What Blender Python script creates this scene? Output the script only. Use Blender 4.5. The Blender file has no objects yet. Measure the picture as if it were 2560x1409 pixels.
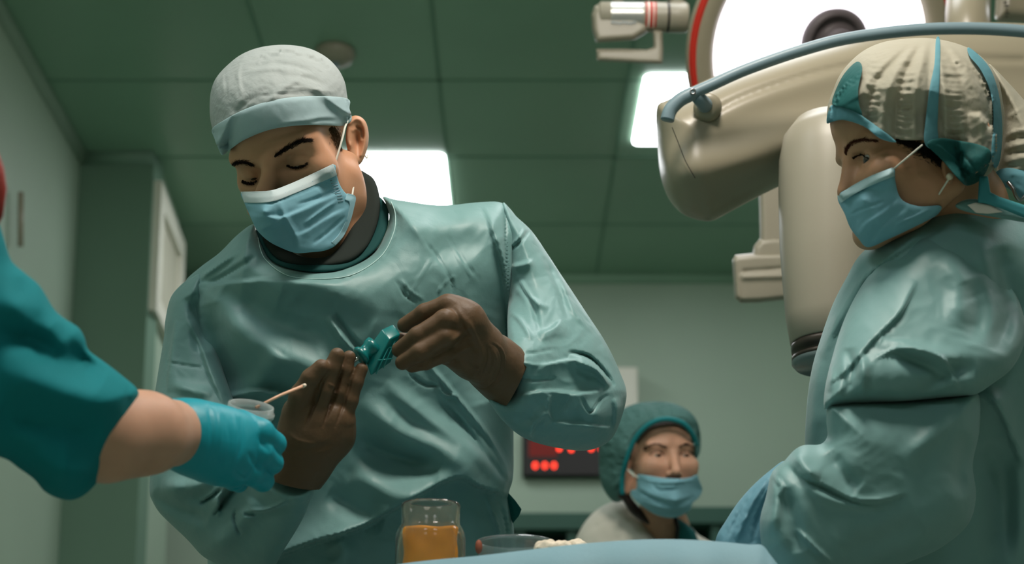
import bpy, math, random
import numpy as np
from mathutils import Vector, Matrix, geometry
from mathutils.bvhtree import BVHTree

# ------------------------------------------------------------------ camera, world, exposure
F, PX, PY = 3556.0, 1280.0, 1373.0            # focal length and principal point on the 2560x1409 frame
TH = math.radians(10)
CAM = np.array([0, 0, 0.65]); FWD = np.array([0, math.cos(TH), math.sin(TH)])
RGT = np.array([1.0, 0, 0]); UPV = np.array([0, -math.sin(TH), math.cos(TH)])
sc = bpy.context.scene; col = sc.collection
cd = bpy.data.cameras.new('camera'); cam = bpy.data.objects.new('camera', cd); col.objects.link(cam)
cam.location = CAM; cam.rotation_euler = (math.radians(90) + TH, 0, 0)
cd.sensor_width = 36; cd.lens = F / 2560 * 36; cd.shift_y = (PY - 704.5) / 2560; cd.clip_start = .05
cd.dof.use_dof = True; cd.dof.focus_distance = 1.83; cd.dof.aperture_fstop = 4.0
sc.camera = cam
w = bpy.data.worlds.new('world'); sc.world = w; w.use_nodes = True
w.node_tree.nodes['Background'].inputs[0].default_value = (.4, .6, .55, 1); w.node_tree.nodes['Background'].inputs[1].default_value = .05
sc.view_settings.view_transform = 'Standard'; sc.view_settings.look = 'None'
sc.view_settings.gamma = 1; sc.view_settings.use_curve_mapping = False; sc.view_settings.exposure = -0.22
sc.cycles.use_denoising = True
sc.cycles.max_bounces = 8; sc.cycles.sample_clamp_indirect = 4
ROOM_H = 3.0

def P(px, py, d):
    px, py, d = np.broadcast_arrays(np.asarray(px, float), np.asarray(py, float), np.asarray(d, float))
    return CAM + d[..., None] * (FWD + ((px - PX) / F)[..., None] * RGT + ((PY - py) / F)[..., None] * UPV)
def proj(v):
    r = np.asarray(v) - CAM; d = r @ FWD
    return np.stack([PX + F * (r @ RGT) / d, PY - F * (r @ UPV) / d, d], -1)
def V(a): return Vector([float(x) for x in a])
def P1(x, y, d): return V(P(x, y, d))
def ray_z(px, py, z):                          # where the ray through a pixel meets a height
    r = P(px, py, 1.0) - CAM; return CAM + r * ((z - CAM[2]) / r[2])
def ray_y(px, py, y):
    r = P(px, py, 1.0) - CAM; return CAM + r * (y / r[1])

# ------------------------------------------------------------------ materials
def lin(c): return tuple(((v / 255) / 12.92 if v / 255 <= .04045 else ((v / 255 + .055) / 1.055) ** 2.4) for v in c) + (1,)
MATS = {}
def mat(name, rgb, rough=.6, spec=.3, bump=None, trans=0, alpha=1, emit=0, metal=0, sheen=0, sss=0, thin=0, mottled=0, ecol=None, ior=1.45):
    if name in MATS: return MATS[name]
    m = bpy.data.materials.new(name); m.use_nodes = True; nt = m.node_tree; b = nt.nodes['Principled BSDF']
    b.inputs['Base Color'].default_value = lin(rgb); b.inputs['Roughness'].default_value = rough
    b.inputs['Specular IOR Level'].default_value = spec; b.inputs['Metallic'].default_value = metal
    b.inputs['Transmission Weight'].default_value = trans; b.inputs['Alpha'].default_value = alpha; b.inputs['IOR'].default_value = ior
    b.inputs['Sheen Weight'].default_value = sheen
    if sss:
        b.inputs['Subsurface Weight'].default_value = sss; b.inputs['Subsurface Radius'].default_value = (.02, .007, .004); b.inputs['Subsurface Scale'].default_value = .5
    if emit:
        b.inputs['Emission Color'].default_value = lin(ecol or rgb); b.inputs['Emission Strength'].default_value = emit
    tc = nt.nodes.new('ShaderNodeTexCoord')
    if bump:
        prev = None
        for (kind, scale, strength, dist) in bump:
            if kind == 'noise':
                t = nt.nodes.new('ShaderNodeTexNoise'); t.inputs['Scale'].default_value = scale; t.inputs['Detail'].default_value = 4; out = t.outputs['Fac']
            elif kind == 'crumple':
                n = nt.nodes.new('ShaderNodeTexNoise'); n.inputs['Scale'].default_value = scale * .6
                mx = nt.nodes.new('ShaderNodeVectorMath'); mx.operation = 'MULTIPLY_ADD'; mx.inputs[1].default_value = (.12, .12, .12)
                nt.links.new(n.outputs['Color'], mx.inputs[0]); nt.links.new(tc.outputs['Object'], mx.inputs[2])
                t = nt.nodes.new('ShaderNodeTexVoronoi'); t.feature = 'DISTANCE_TO_EDGE'; t.inputs['Scale'].default_value = scale
                nt.links.new(mx.outputs[0], t.inputs['Vector']); out = t.outputs['Distance']
            if kind == 'noise': nt.links.new(tc.outputs['Object'], t.inputs['Vector'])
            bp = nt.nodes.new('ShaderNodeBump'); bp.inputs['Strength'].default_value = strength; bp.inputs['Distance'].default_value = dist
            nt.links.new(out, bp.inputs['Height'])
            if prev: nt.links.new(prev.outputs[0], bp.inputs['Normal'])
            prev = bp
        nt.links.new(prev.outputs[0], b.inputs['Normal'])
    if mottled:
        t = nt.nodes.new('ShaderNodeTexNoise'); t.inputs['Scale'].default_value = mottled; t.inputs['Detail'].default_value = 3
        nt.links.new(tc.outputs['Object'], t.inputs['Vector'])
        r = nt.nodes.new('ShaderNodeMix'); r.data_type = 'RGBA'; r.inputs[6].default_value = tuple(v * .86 for v in lin(rgb)[:3]) + (1,); r.inputs[7].default_value = tuple(min(1, v * 1.14) for v in lin(rgb)[:3]) + (1,)
        nt.links.new(t.outputs['Fac'], r.inputs[0]); nt.links.new(r.outputs[2], b.inputs['Base Color'])
    if thin:
        tr = nt.nodes.new('ShaderNodeBsdfTranslucent'); tr.inputs[0].default_value = lin(rgb)
        ms = nt.nodes.new('ShaderNodeMixShader'); ms.inputs[0].default_value = thin
        o = nt.nodes['Material Output']; nt.links.new(b.outputs[0], ms.inputs[1]); nt.links.new(tr.outputs[0], ms.inputs[2]); nt.links.new(ms.outputs[0], o.inputs[0])
    MATS[name] = m; return m
FINE = ('noise', 900, .12, .0008)
GOWN = mat('gown_fabric', (112, 153, 150), .48, .5, [('crumple', 9, .34, .007), ('noise', 22, .22, .006), FINE], sheen=.15)
GOWN2 = mat('gown_fabric_nurse', (114, 154, 152), .48, .5, [('crumple', 7, .18, .006), ('noise', 20, .18, .006), FINE], sheen=.15)
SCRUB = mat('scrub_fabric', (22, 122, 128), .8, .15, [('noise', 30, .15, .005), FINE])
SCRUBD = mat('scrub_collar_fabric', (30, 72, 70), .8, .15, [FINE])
DARKC = mat('undershirt_fabric', (44, 50, 46), .9, .1, [FINE])
SKIN = mat('skin_tan', (198, 146, 112), .5, .35, [('noise', 350, .12, .0006)], sss=.12, mottled=30)
SKINF = mat('skin_fair', (198, 152, 126), .5, .35, [('noise', 350, .1, .0006)], sss=.12, mottled=30)
SKINN = mat('skin_olive', (188, 140, 108), .5, .35, [('noise', 350, .1, .0006)], sss=.12, mottled=30)
GLOVEB = mat('glove_latex_brown', (100, 77, 55), .5, .3, [('noise', 60, .35, .003), ('noise', 260, .2, .001)], mottled=25)
GLOVET = mat('glove_nitrile_teal', (20, 150, 165), .45, .4, [('noise', 45, .3, .003)])
MASK = mat('mask_fabric', (132, 184, 198), .6, .25, [('noise', 60, .12, .003), FINE], thin=.15)
MASKW = mat('mask_edge', (184, 198, 198), .6, .25, [FINE])
ELAST = mat('elastic_white', (222, 220, 206), .7, .2)
CAPW = mat('cap_crown_fabric', (178, 186, 183), .7, .2, [('noise', 35, .4, .006), ('crumple', 14, .25, .005)], thin=.2)
CAPB = mat('cap_band_fabric', (172, 196, 199), .7, .2, [('noise', 40, .25, .004)], thin=.1)
BOUF = mat('bouffant_fabric', (188, 184, 165), .7, .2, [('noise', 60, .4, .004)], thin=.3)
BOUFT = mat('bouffant_teal', (112, 170, 182), .7, .2, [('noise', 60, .4, .004)], thin=.2, alpha=.8)
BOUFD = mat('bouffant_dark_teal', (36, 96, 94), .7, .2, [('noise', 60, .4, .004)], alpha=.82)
BOUFG = mat('bouffant_green', (84, 124, 120), .7, .2, [('noise', 50, .6, .008)], thin=.1)
HAIR = mat('hair_dark', (30, 22, 18), .5, .4, [('noise', 300, .5, .003)])
HAIRB = mat('hair_brown', (92, 70, 48), .6, .3, [('noise', 300, .5, .003)])
LAMPW = mat('lamp_enamel', (150, 142, 121), .32, .5)
LAMPD = mat('lamp_enamel_warm', (156, 150, 133), .4, .5)
RAIL = mat('rail_grey', (120, 142, 150), .4, .5)
STEEL = mat('steel', (150, 150, 150), .3, .5, metal=1)
BLACK = mat('black_plastic', (14, 14, 14), .4, .4)
RED = mat('red_stripe', (190, 44, 30), .5, .4)
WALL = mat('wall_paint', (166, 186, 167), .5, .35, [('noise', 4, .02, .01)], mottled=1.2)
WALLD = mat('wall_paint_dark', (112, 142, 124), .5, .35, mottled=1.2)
CEIL = mat('ceiling_panel', (138, 172, 148), .35, .4, mottled=1.5)
FLOOR = mat('floor_vinyl', (150, 164, 152), .35, .4)
WHITE = mat('white_frame', (226, 224, 210), .5, .3)
BLIND = mat('blind_cloth', (190, 188, 170), .8, .2)

# ------------------------------------------------------------------ object helpers
def mesh(name, v, f, m, parent=None, smooth=True, mats=None, fm=None):
    me = bpy.data.meshes.new(name); me.from_pydata([tuple(map(float, p)) for p in v], [], [tuple(map(int, q)) for q in f]); me.update()
    for mm in (mats or [m]): me.materials.append(mm)
    if fm is not None: me.polygons.foreach_set('material_index', [int(i) for i in fm])
    me.polygons.foreach_set('use_smooth', [smooth] * len(me.polygons)); me.update()
    o = bpy.data.objects.new(name, me); col.objects.link(o)
    if parent: attach(o, parent)
    return o
def attach(o, parent):
    o.parent = parent
    bpy_loc = parent.location
    root = parent
    off = Vector((0, 0, 0))
    while root: off += root.location; root = root.parent
    if o.type == 'MESH' and o.location.length == 0: o.data.transform(Matrix.Translation(-off))
def tag(o, label, cat, group=None, kind=None):
    if label: o['label'] = label
    if cat: o['category'] = cat
    if group: o['group'] = group
    if kind: o['kind'] = kind
    return o
def thing(name, label, cat, loc, group=None):
    o = bpy.data.objects.new(name, None); col.objects.link(o); o.location = V(loc); o.empty_display_size = .05
    return tag(o, label, cat, group)
def structure(o): o['kind'] = 'structure'; return o
def box(name, p0, p1, m, parent=None, bevel=0):
    x0, y0, z0 = np.minimum(p0, p1); x1, y1, z1 = np.maximum(p0, p1)
    v = [(x, y, z) for x in (x0, x1) for y in (y0, y1) for z in (z0, z1)]
    f = [(0, 1, 3, 2), (4, 6, 7, 5), (0, 4, 5, 1), (2, 3, 7, 6), (0, 2, 6, 4), (1, 5, 7, 3)]
    o = mesh(name, v, f, m, parent, smooth=False)
    if bevel:
        md = o.modifiers.new('b', 'BEVEL'); md.width = bevel; md.segments = 3; md.limit_method = 'NONE'
    return o
def frame_from(axis):
    a = np.array(axis, float); a /= np.linalg.norm(a)
    t = np.array([0, 0, 1.0]) if abs(a[2]) < .9 else np.array([1.0, 0, 0])
    u = np.cross(t, a); u /= np.linalg.norm(u); return a, u, np.cross(a, u)
def lathe(name, base, axis, prof, m, parent=None, n=64, mats=None, mi=None):   # prof: list of (radius, height along axis)
    a, u, w_ = frame_from(axis); base = np.array(base, float); v = []; f = []; fm = []
    for r, h in prof:
        for k in range(n):
            t = 2 * math.pi * k / n; v.append(base + a * h + r * (math.cos(t) * u + math.sin(t) * w_))
    for i in range(len(prof) - 1):
        for k in range(n):
            f.append((i * n + k, i * n + (k + 1) % n, (i + 1) * n + (k + 1) % n, (i + 1) * n + k)); fm.append(mi[i] if mi else 0)
    return mesh(name, v, f, m, parent, mats=mats, fm=fm if mi else None)
def tube(name, pts, radii, m, parent=None, n=16, caps=True, flat=1.0):
    pts = [np.array(p, float) for p in pts]; N = len(pts)
    if np.isscalar(radii): radii = [radii] * N
    v = []; f = []; pu = None
    for i in range(N):
        t = pts[min(i + 1, N - 1)] - pts[max(i - 1, 0)]; t = t / (np.linalg.norm(t) + 1e-9)
        if pu is None: _, u, w_ = frame_from(t)
        else:
            u = pu - t * (pu @ t); u /= np.linalg.norm(u); w_ = np.cross(t, u)
        pu = u
        for k in range(n):
            a = 2 * math.pi * k / n; v.append(pts[i] + radii[i] * (math.cos(a) * u + flat * math.sin(a) * w_))
    for i in range(N - 1):
        for k in range(n): f.append((i * n + k, i * n + (k + 1) % n, (i + 1) * n + (k + 1) % n, (i + 1) * n + k))
    if caps: f.append(tuple(range(n))[::-1]); f.append(tuple((N - 1) * n + k for k in range(n)))
    return mesh(name, v, f, m, parent)
def spline(pts, n=8, closed=False):
    p = np.array(pts, float); N = len(p); out = []
    rng = range(N) if closed else range(N - 1)
    for i in rng:
        p0, p1, p2, p3 = (p[(i - 1) % N], p[i], p[(i + 1) % N], p[(i + 2) % N]) if closed else (p[max(i - 1, 0)], p[i], p[i + 1], p[min(i + 2, N - 1)])
        for k in range(n):
            t = k / n; out.append(.5 * ((2 * p1) + (-p0 + p2) * t + (2 * p0 - 5 * p1 + 4 * p2 - p3) * t * t + (-p0 + 3 * p1 - 3 * p2 + p3) * t ** 3))
    if not closed: out.append(p[-1])
    return np.array(out)

# ------------------------------------------------------------------ noise
_rs = np.random.RandomState(7); _perm = _rs.permutation(4096); _g = _rs.uniform(-1, 1, (4096, 2))
def perlin(x, y, seed=0):
    x = x + seed * 17.3; y = y - seed * 9.1
    xi = np.floor(x).astype(int); yi = np.floor(y).astype(int); xf = x - xi; yf = y - yi
    s = lambda t: t * t * t * (t * (t * 6 - 15) + 10)
    def g(a, b):
        k = _perm[(_perm[(xi + a) & 4095] + yi + b) & 4095]; return _g[k, 0] * (xf - a) + _g[k, 1] * (yf - b)
    u, v_ = s(xf), s(yf)
    return (g(0, 0) * (1 - u) + g(1, 0) * u) * (1 - v_) + (g(0, 1) * (1 - u) + g(1, 1) * u) * v_

# ------------------------------------------------------------------ strokes: folds drawn as raised and sunken lines, in millimetres
def seg_info(q, pl):
    """distance from points q to polyline pl, its side, and the place along it (0..1)"""
    best = np.full(len(q), 1e9); side = np.zeros(len(q)); al = np.zeros(len(q)); L = np.r_[0, np.cumsum(np.linalg.norm(np.diff(pl, axis=0), axis=1))]
    for i in range(len(pl) - 1):
        a, b = pl[i], pl[i + 1]; ab = b - a; l2 = ab @ ab + 1e-9; t = np.clip(((q - a) @ ab) / l2, 0, 1)
        r = q - (a + t[:, None] * ab); d = np.hypot(r[:, 0], r[:, 1]); m_ = d < best
        best[m_] = d[m_]; side[m_] = np.sign(ab[0] * r[m_, 1] - ab[1] * r[m_, 0]); al[m_] = (L[i] + t[m_] * math.sqrt(l2)) / L[-1]
    return best, side, al
def strokes_at(q, strokes):
    """returns displacement toward the viewer in metres. ('r',pts,width,mm) ridge/crease; ('f',pts,width,mm) fold: raised on its left, sharp drop; ('b',(x,y),(rx,ry),mm) bump"""
    out = np.zeros(len(q))
    for s in strokes:
        k, pts, wd, amp = s[:4]
        if k == 'b':
            out += amp * .001 * np.exp(-((q[:, 0] - pts[0]) / wd[0]) ** 2 - ((q[:, 1] - pts[1]) / wd[1]) ** 2); continue
        pl = spline(pts, 6); lo = pl.min(0) - 3.2 * wd; hi = pl.max(0) + 3.2 * wd
        ix = np.where((q[:, 0] > lo[0]) & (q[:, 0] < hi[0]) & (q[:, 1] > lo[1]) & (q[:, 1] < hi[1]))[0]
        if not len(ix): continue
        d, sd, al = seg_info(q[ix], pl); taper = np.clip(np.minimum(al, 1 - al) * 4, 0, 1) ** .7 if len(s) < 5 else 1
        if k == 'r': out[ix] += amp * .001 * taper * np.exp(-(d / wd) ** 2)
        elif k == 'v': out[ix] += amp * .001 * taper * np.maximum(0, 1 - d / wd) ** 1.3
        elif k == 'f':
            e = np.exp(-(d / wd) ** 1.5); fall = np.where(sd < 0, 1 - np.clip(d / 4.0, 0, 1) * 0, np.clip(1 - d / 7.0, 0, 1))
            out[ix] += amp * .001 * taper * np.where(sd < 0, e, fall)
    return out

# ------------------------------------------------------------------ solids from an outline: real depth, rounded front and back
def resample(pl, step):
    pl = np.vstack([pl, pl[:1]]); L = np.r_[0, np.cumsum(np.linalg.norm(np.diff(pl, axis=0), axis=1))]
    n = max(8, int(L[-1] / step)); s = np.linspace(0, L[-1], n, endpoint=False)
    return np.stack([np.interp(s, L, pl[:, 0]), np.interp(s, L, pl[:, 1])], 1)
def inside(q, poly):
    x, y = q[:, 0], q[:, 1]; c = np.zeros(len(q), bool); a = poly; b = np.roll(poly, -1, 0)
    for i in range(len(a)):
        (x1, y1), (x2, y2) = a[i], b[i]
        if y1 == y2: continue
        m_ = ((y1 > y) != (y2 > y)) & (x < (x2 - x1) * (y - y1) / (y2 - y1) + x1); c ^= m_
    return c
def pdist(q, poly):
    best = np.full(len(q), 1e9); a = poly; b = np.roll(poly, -1, 0)
    for i in range(len(a)):
        ab = b[i] - a[i]; t = np.clip(((q - a[i]) @ ab) / (ab @ ab + 1e-9), 0, 1); r = q - (a[i] + t[:, None] * ab)
        best = np.minimum(best, np.hypot(r[:, 0], r[:, 1]))
    return best
def rbf(ctrl):
    c = np.array(ctrl, float); X = c[:, :2] / 500; n = len(c)
    if n == 1: return lambda q: np.full(len(q), c[0, 2])
    ph = lambda r: r
    A = ph(np.linalg.norm(X[:, None] - X[None], axis=2)) + 1e-6 * np.eye(n)
    if n >= 4:
        Q = np.c_[np.ones(n), X]; M = np.block([[A, Q], [Q.T, np.zeros((3, 3))]]); s = np.linalg.lstsq(M, np.r_[c[:, 2], 0, 0, 0], rcond=None)[0]
        return lambda q: ph(np.linalg.norm(q[:, None] / 500 - X[None], axis=2)) @ s[:n] + s[n] + (q / 500) @ s[n + 1:]
    s = np.linalg.solve(A + .5, c[:, 2] - c[:, 2].mean())
    return lambda q: c[:, 2].mean() + (ph(np.linalg.norm(q[:, None] / 500 - X[None], axis=2)) + .5) @ s
def dome_fn(outline, ctrl, R, T, sm=5):
    poly = resample(spline(outline, sm, True), 10); D = ctrl if callable(ctrl) else rbf(ctrl)
    def f(q):
        d = np.where(inside(q, poly), pdist(q, poly), 0); t = np.clip(d / R, 0, 1); return D(q) - T * np.sqrt(1 - (1 - t) ** 2)
    return f
def inflate(name, outline, ctrl, R, T, m, parent=None, strokes=(), step=7, noise=0, nscale=70, back=None, ylow=1440, sharp=False, shell=False, extra=None, seed=0, over=None, amp=1.0):
    ol = np.array(outline, float) if sharp else spline(outline, 5, True)
    poly = resample(ol, step); D = ctrl if callable(ctrl) else rbf(ctrl)
    lo, hi = poly.min(0), poly.max(0)
    gx, gy = np.meshgrid(np.arange(lo[0], hi[0], step), np.arange(lo[1], min(hi[1], ylow), step * .87)); gx[1::2] += step / 2
    g = np.stack([gx.ravel(), gy.ravel()], 1)
    if hi[1] > ylow:
        a, b = np.meshgrid(np.arange(lo[0], hi[0], 60.), np.arange(ylow, hi[1], 60.)); g = np.vstack([g, np.stack([a.ravel(), b.ravel()], 1)])
    g = g[inside(g, poly)]; g = g[pdist(g, poly) > step * .75]
    nx = np.roll(poly, -1, 0) - np.roll(poly, 1, 0); nx /= np.linalg.norm(nx, axis=1)[:, None] + 1e-9; nrm = np.stack([nx[:, 1], -nx[:, 0]], 1)
    ring = []
    for off in (step * .12, step * .38):
        for s in (1, -1):
            r = poly + s * nrm * off; ok = inside(r, poly); dd = pdist(r, poly); ring.append(r[ok & (dd > off * .8)])
    q = np.vstack([poly] + ring + [g]); n0 = len(poly)
    vs, _, fs, ov, _, _ = geometry.delaunay_2d_cdt([Vector((float(a), float(b))) for a, b in q], [(i, (i + 1) % n0) for i in range(n0)], [], 1, 1e-4)
    q = np.array([(v.x, v.y) for v in vs]); d = pdist(q, poly); tri = np.array([tuple(t) for t in fs])
    edge = d < 1e-2; t = np.clip(d / R, 0, 1); prof = np.sqrt(1 - (1 - t) ** 2)
    base = D(q)
    if shell and over is not None: base = smin(base, over(q), .02)
    front = base - T * prof
    ew = np.clip(d / (step * 2.5), 0, 1)
    disp = amp * strokes_at(q, strokes) * ew
    if noise:
        x, y = q[:, 0] / nscale, q[:, 1] / nscale
        wx = x + .8 * perlin(x * .6, y * .6, 3 + seed); wy = y + .8 * perlin(x * .6, y * .6, 5 + seed)
        disp += noise * .001 * ew * ((1 - 2.2 * np.abs(perlin(wx, wy, seed))) - .5 + .5 * (1 - 2.2 * np.abs(perlin(wx * 2.1, wy * 2.1, 11 + seed))) - .25)
    if extra is not None: disp += extra(q) * ew
    if over is not None and not shell: front = front + (smin(front, over(q), .012) - front) * np.clip(d / 6, 0, 1)
    front = front - disp
    bk = np.maximum(base, front + .002) + (.003 if shell else (T if back is None else back)) * (prof if not shell else 1)
    if shell: front[edge] = base[edge]; bk[edge] = base[edge] + .0015
    idx_f = np.arange(len(q)); idx_b = np.where(edge, idx_f, len(q) + idx_f)
    A = P(q[:, 0], q[:, 1], np.where(edge, base, front)); B = P(q[:, 0], q[:, 1], bk)
    faces = []
    # orientation: make the front face the viewer
    a, b, c = q[tri[:, 0]], q[tri[:, 1]], q[tri[:, 2]]; cr = (b[:, 0] - a[:, 0]) * (c[:, 1] - a[:, 1]) - (b[:, 1] - a[:, 1]) * (c[:, 0] - a[:, 0])
    tf = np.where((cr > 0)[:, None], tri[:, ::-1], tri); faces = [tuple(x) for x in tf] + [tuple(x) for x in idx_b[tf[:, ::-1]]]
    faces = [f_ for f_ in faces if len(set(f_)) == 3]
    allv = np.vstack([A, B]); used = sorted({i for f_ in faces for i in f_}); rm = {o_: n_ for n_, o_ in enumerate(used)}
    return mesh(name, allv[used], [tuple(rm[i] for i in f_) for f_ in faces], m, parent)

# ------------------------------------------------------------------ solids from smooth unions
def ell(p, c, r, R=None):
    q = p - np.array(c, np.float32)
    if R is not None: q = q @ np.array(R, np.float32)
    r = np.array(r, np.float32); k0 = np.linalg.norm(q / r, axis=-1); k1 = np.linalg.norm(q / (r * r), axis=-1) + 1e-9
    return k0 * (k0 - 1) / k1
def rc(p, a, b, ra, rb):
    a = np.array(a, np.float32); b = np.array(b, np.float32); ab = b - a; q = p - a
    t = np.clip((q @ ab) / (ab @ ab + 1e-9), 0, 1); return np.linalg.norm(q - t[..., None] * ab, axis=-1) - (ra + t * (rb - ra))
def su(d1, d2, k):
    h = np.maximum(k - np.abs(d1 - d2), 0) / k; return np.minimum(d1, d2) - h * h * k * .25
def ss(d1, d2, k):                              # d1 minus d2
    h = np.maximum(k - np.abs(d1 + d2), 0) / k; return np.maximum(d1, -d2) + h * h * k * .25
def nets(fn, lo, hi, h):
    lo = np.array(lo, float); n = np.ceil((np.array(hi) - lo) / h).astype(int) + 1
    ax = [(lo[i] + h * np.arange(n[i])).astype(np.float32) for i in range(3)]
    d = np.empty(n, np.float32)
    for i0 in range(0, n[0], 16):
        sl = ax[0][i0:i0 + 16]; G = np.stack(np.meshgrid(sl, ax[1], ax[2], indexing='ij'), -1); d[i0:i0 + 16] = fn(G)
    d[0] = d[-1] = 1; d[:, 0] = d[:, -1] = 1; d[:, :, 0] = d[:, :, -1] = 1
    s = d < 0; c = np.zeros(np.array(s.shape) - 1, int)
    C8 = [(i, j, k) for i in (0, 1) for j in (0, 1) for k in (0, 1)]
    sh = lambda a, o: a[o[0]:a.shape[0] - 1 + o[0], o[1]:a.shape[1] - 1 + o[1], o[2]:a.shape[2] - 1 + o[2]]
    for o in C8: c += sh(s, o)
    act = (c > 0) & (c < 8); ids = np.full(act.shape, -1); cell = np.argwhere(act); ids[act] = np.arange(len(cell))
    acc = np.zeros((len(cell), 3)); cnt = np.zeros(len(cell))
    for a in C8:
        for axis in range(3):
            if a[axis]: continue
            b = list(a); b[axis] = 1; ca = cell + a; cb = cell + b
            da = d[tuple(ca.T)]; db = d[tuple(cb.T)]; m_ = (da < 0) != (db < 0); t = da[m_] / (da[m_] - db[m_])
            pt = np.tile(np.array(a, float), (m_.sum(), 1)); pt[:, axis] = t; acc[m_] += pt; cnt[m_] += 1
    v = lo + h * (cell + acc / cnt[:, None]); faces = []
    for axis in range(3):
        u, w_ = (axis + 1) % 3, (axis + 2) % 3
        sl0 = [slice(None)] * 3; sl1 = [slice(None)] * 3; sl0[axis] = slice(0, -1); sl1[axis] = slice(1, None)
        e = np.argwhere(s[tuple(sl0)] != s[tuple(sl1)]); inn = s[tuple(e.T)]
        def off(du, dw):
            q = e.copy(); q[:, u] -= du; q[:, w_] -= dw; return ids[tuple(q.T)]
        Q = np.stack([off(1, 1), off(0, 1), off(0, 0), off(1, 0)], 1); Q[~inn] = Q[~inn][:, ::-1]; faces.append(Q)
    return v, np.vstack(faces)
def normals_of(v, f):
    n = np.zeros_like(v); fn = np.cross(v[f[:, 2]] - v[f[:, 0]], v[f[:, 3]] - v[f[:, 1]])
    for k in range(4): np.add.at(n, f[:, k], fn)
    return n / (np.linalg.norm(n, axis=1)[:, None] + 1e-12)
def sculpt(v, f, strokes):
    n = normals_of(v, f); pr = proj(v); tc = CAM - v; tc /= np.linalg.norm(tc, axis=1)[:, None]
    fac = np.clip((n * tc).sum(1) * 2, 0, 1); return v + n * (strokes_at(pr[:, :2], strokes) * fac)[:, None]
def bvh(o): 
    return BVHTree.FromPolygons([o.matrix_basis @ v.co for v in o.data.vertices], [tuple(p.vertices) for p in o.data.polygons])
def hit(b, px, py, off=Vector((0, 0, 0))):
    d = (P1(px, py, 1) - V(CAM)).normalized(); r = b.ray_cast(V(CAM) - off, d)
    return (r[0] + off, r[1]) if r[0] else (None, None)

class DMap:                                     # how far away the front of a solid is, over a patch of the frame
    def __init__(s, b, off, box_, st=8):
        s.x0, s.y0, x1, y1 = box_; s.st = st; s.nx = int((x1 - s.x0) / st) + 2; s.ny = int((y1 - s.y0) / st) + 2; s.a = np.full((s.ny, s.nx), 9.0)
        for j in range(s.ny):
            for i in range(s.nx):
                p, n = hit(b, s.x0 + i * st, s.y0 + j * st, off)
                if p is not None: s.a[j, i] = (np.array(p) - CAM) @ FWD
    def __call__(s, q):
        u = np.clip((q[:, 0] - s.x0) / s.st, 0, s.nx - 1.001); v = np.clip((q[:, 1] - s.y0) / s.st, 0, s.ny - 1.001); i = u.astype(int); j = v.astype(int); u -= i; v -= j
        c = np.stack([s.a[j, i], s.a[j, i + 1], s.a[j + 1, i], s.a[j + 1, i + 1]]); w_ = np.stack([(1 - u) * (1 - v), u * (1 - v), (1 - u) * v, u * v]) + 1e-9
        w_ = w_ * (c < 8); t = w_.sum(0); return np.where(t > 1e-6, (c * w_).sum(0) / np.maximum(t, 1e-9), 9.0)
def smin(a, b, k):
    h = np.maximum(k - np.abs(a - b), 0) / k; return np.minimum(a, b) - h * h * k * .25
# ------------------------------------------------------------------ heads
class Head:
    def __init__(s, yaw, pitch, roll, X, Y, d):
        cy, sy, cp, sp, cr, sr = math.cos(yaw), math.sin(yaw), math.cos(pitch), math.sin(pitch), math.cos(roll), math.sin(roll)
        B = np.array([[-1, 0, 0], [0, 0, 1], [0, 1, 0.]]); Ry = np.array([[cy, 0, sy], [0, 1, 0], [-sy, 0, cy]])
        Rx = np.array([[1, 0, 0], [0, cp, -sp], [0, sp, cp]]); Rz = np.array([[cr, -sr, 0], [sr, cr, 0], [0, 0, 1]])
        C = np.stack([RGT, UPV, -FWD], 1); s.R = C @ (Rz @ Ry @ Rx @ B); s.o = CAM + X * RGT + Y * UPV + d * FWD
    def w(s, L): return np.asarray(L, float) @ s.R.T + s.o
    def l(s, W): return (np.asarray(W, float) - s.o) @ s.R
    def px(s, L): return proj(s.w(L))
    def at(s, px, py, L): return s.l(P(px, py, s.px(L)[2]))       # canonical point moved sideways to where the photo shows it
    def ctrl(s, pts): return [tuple(s.px(p)) for p in pts]
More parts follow.
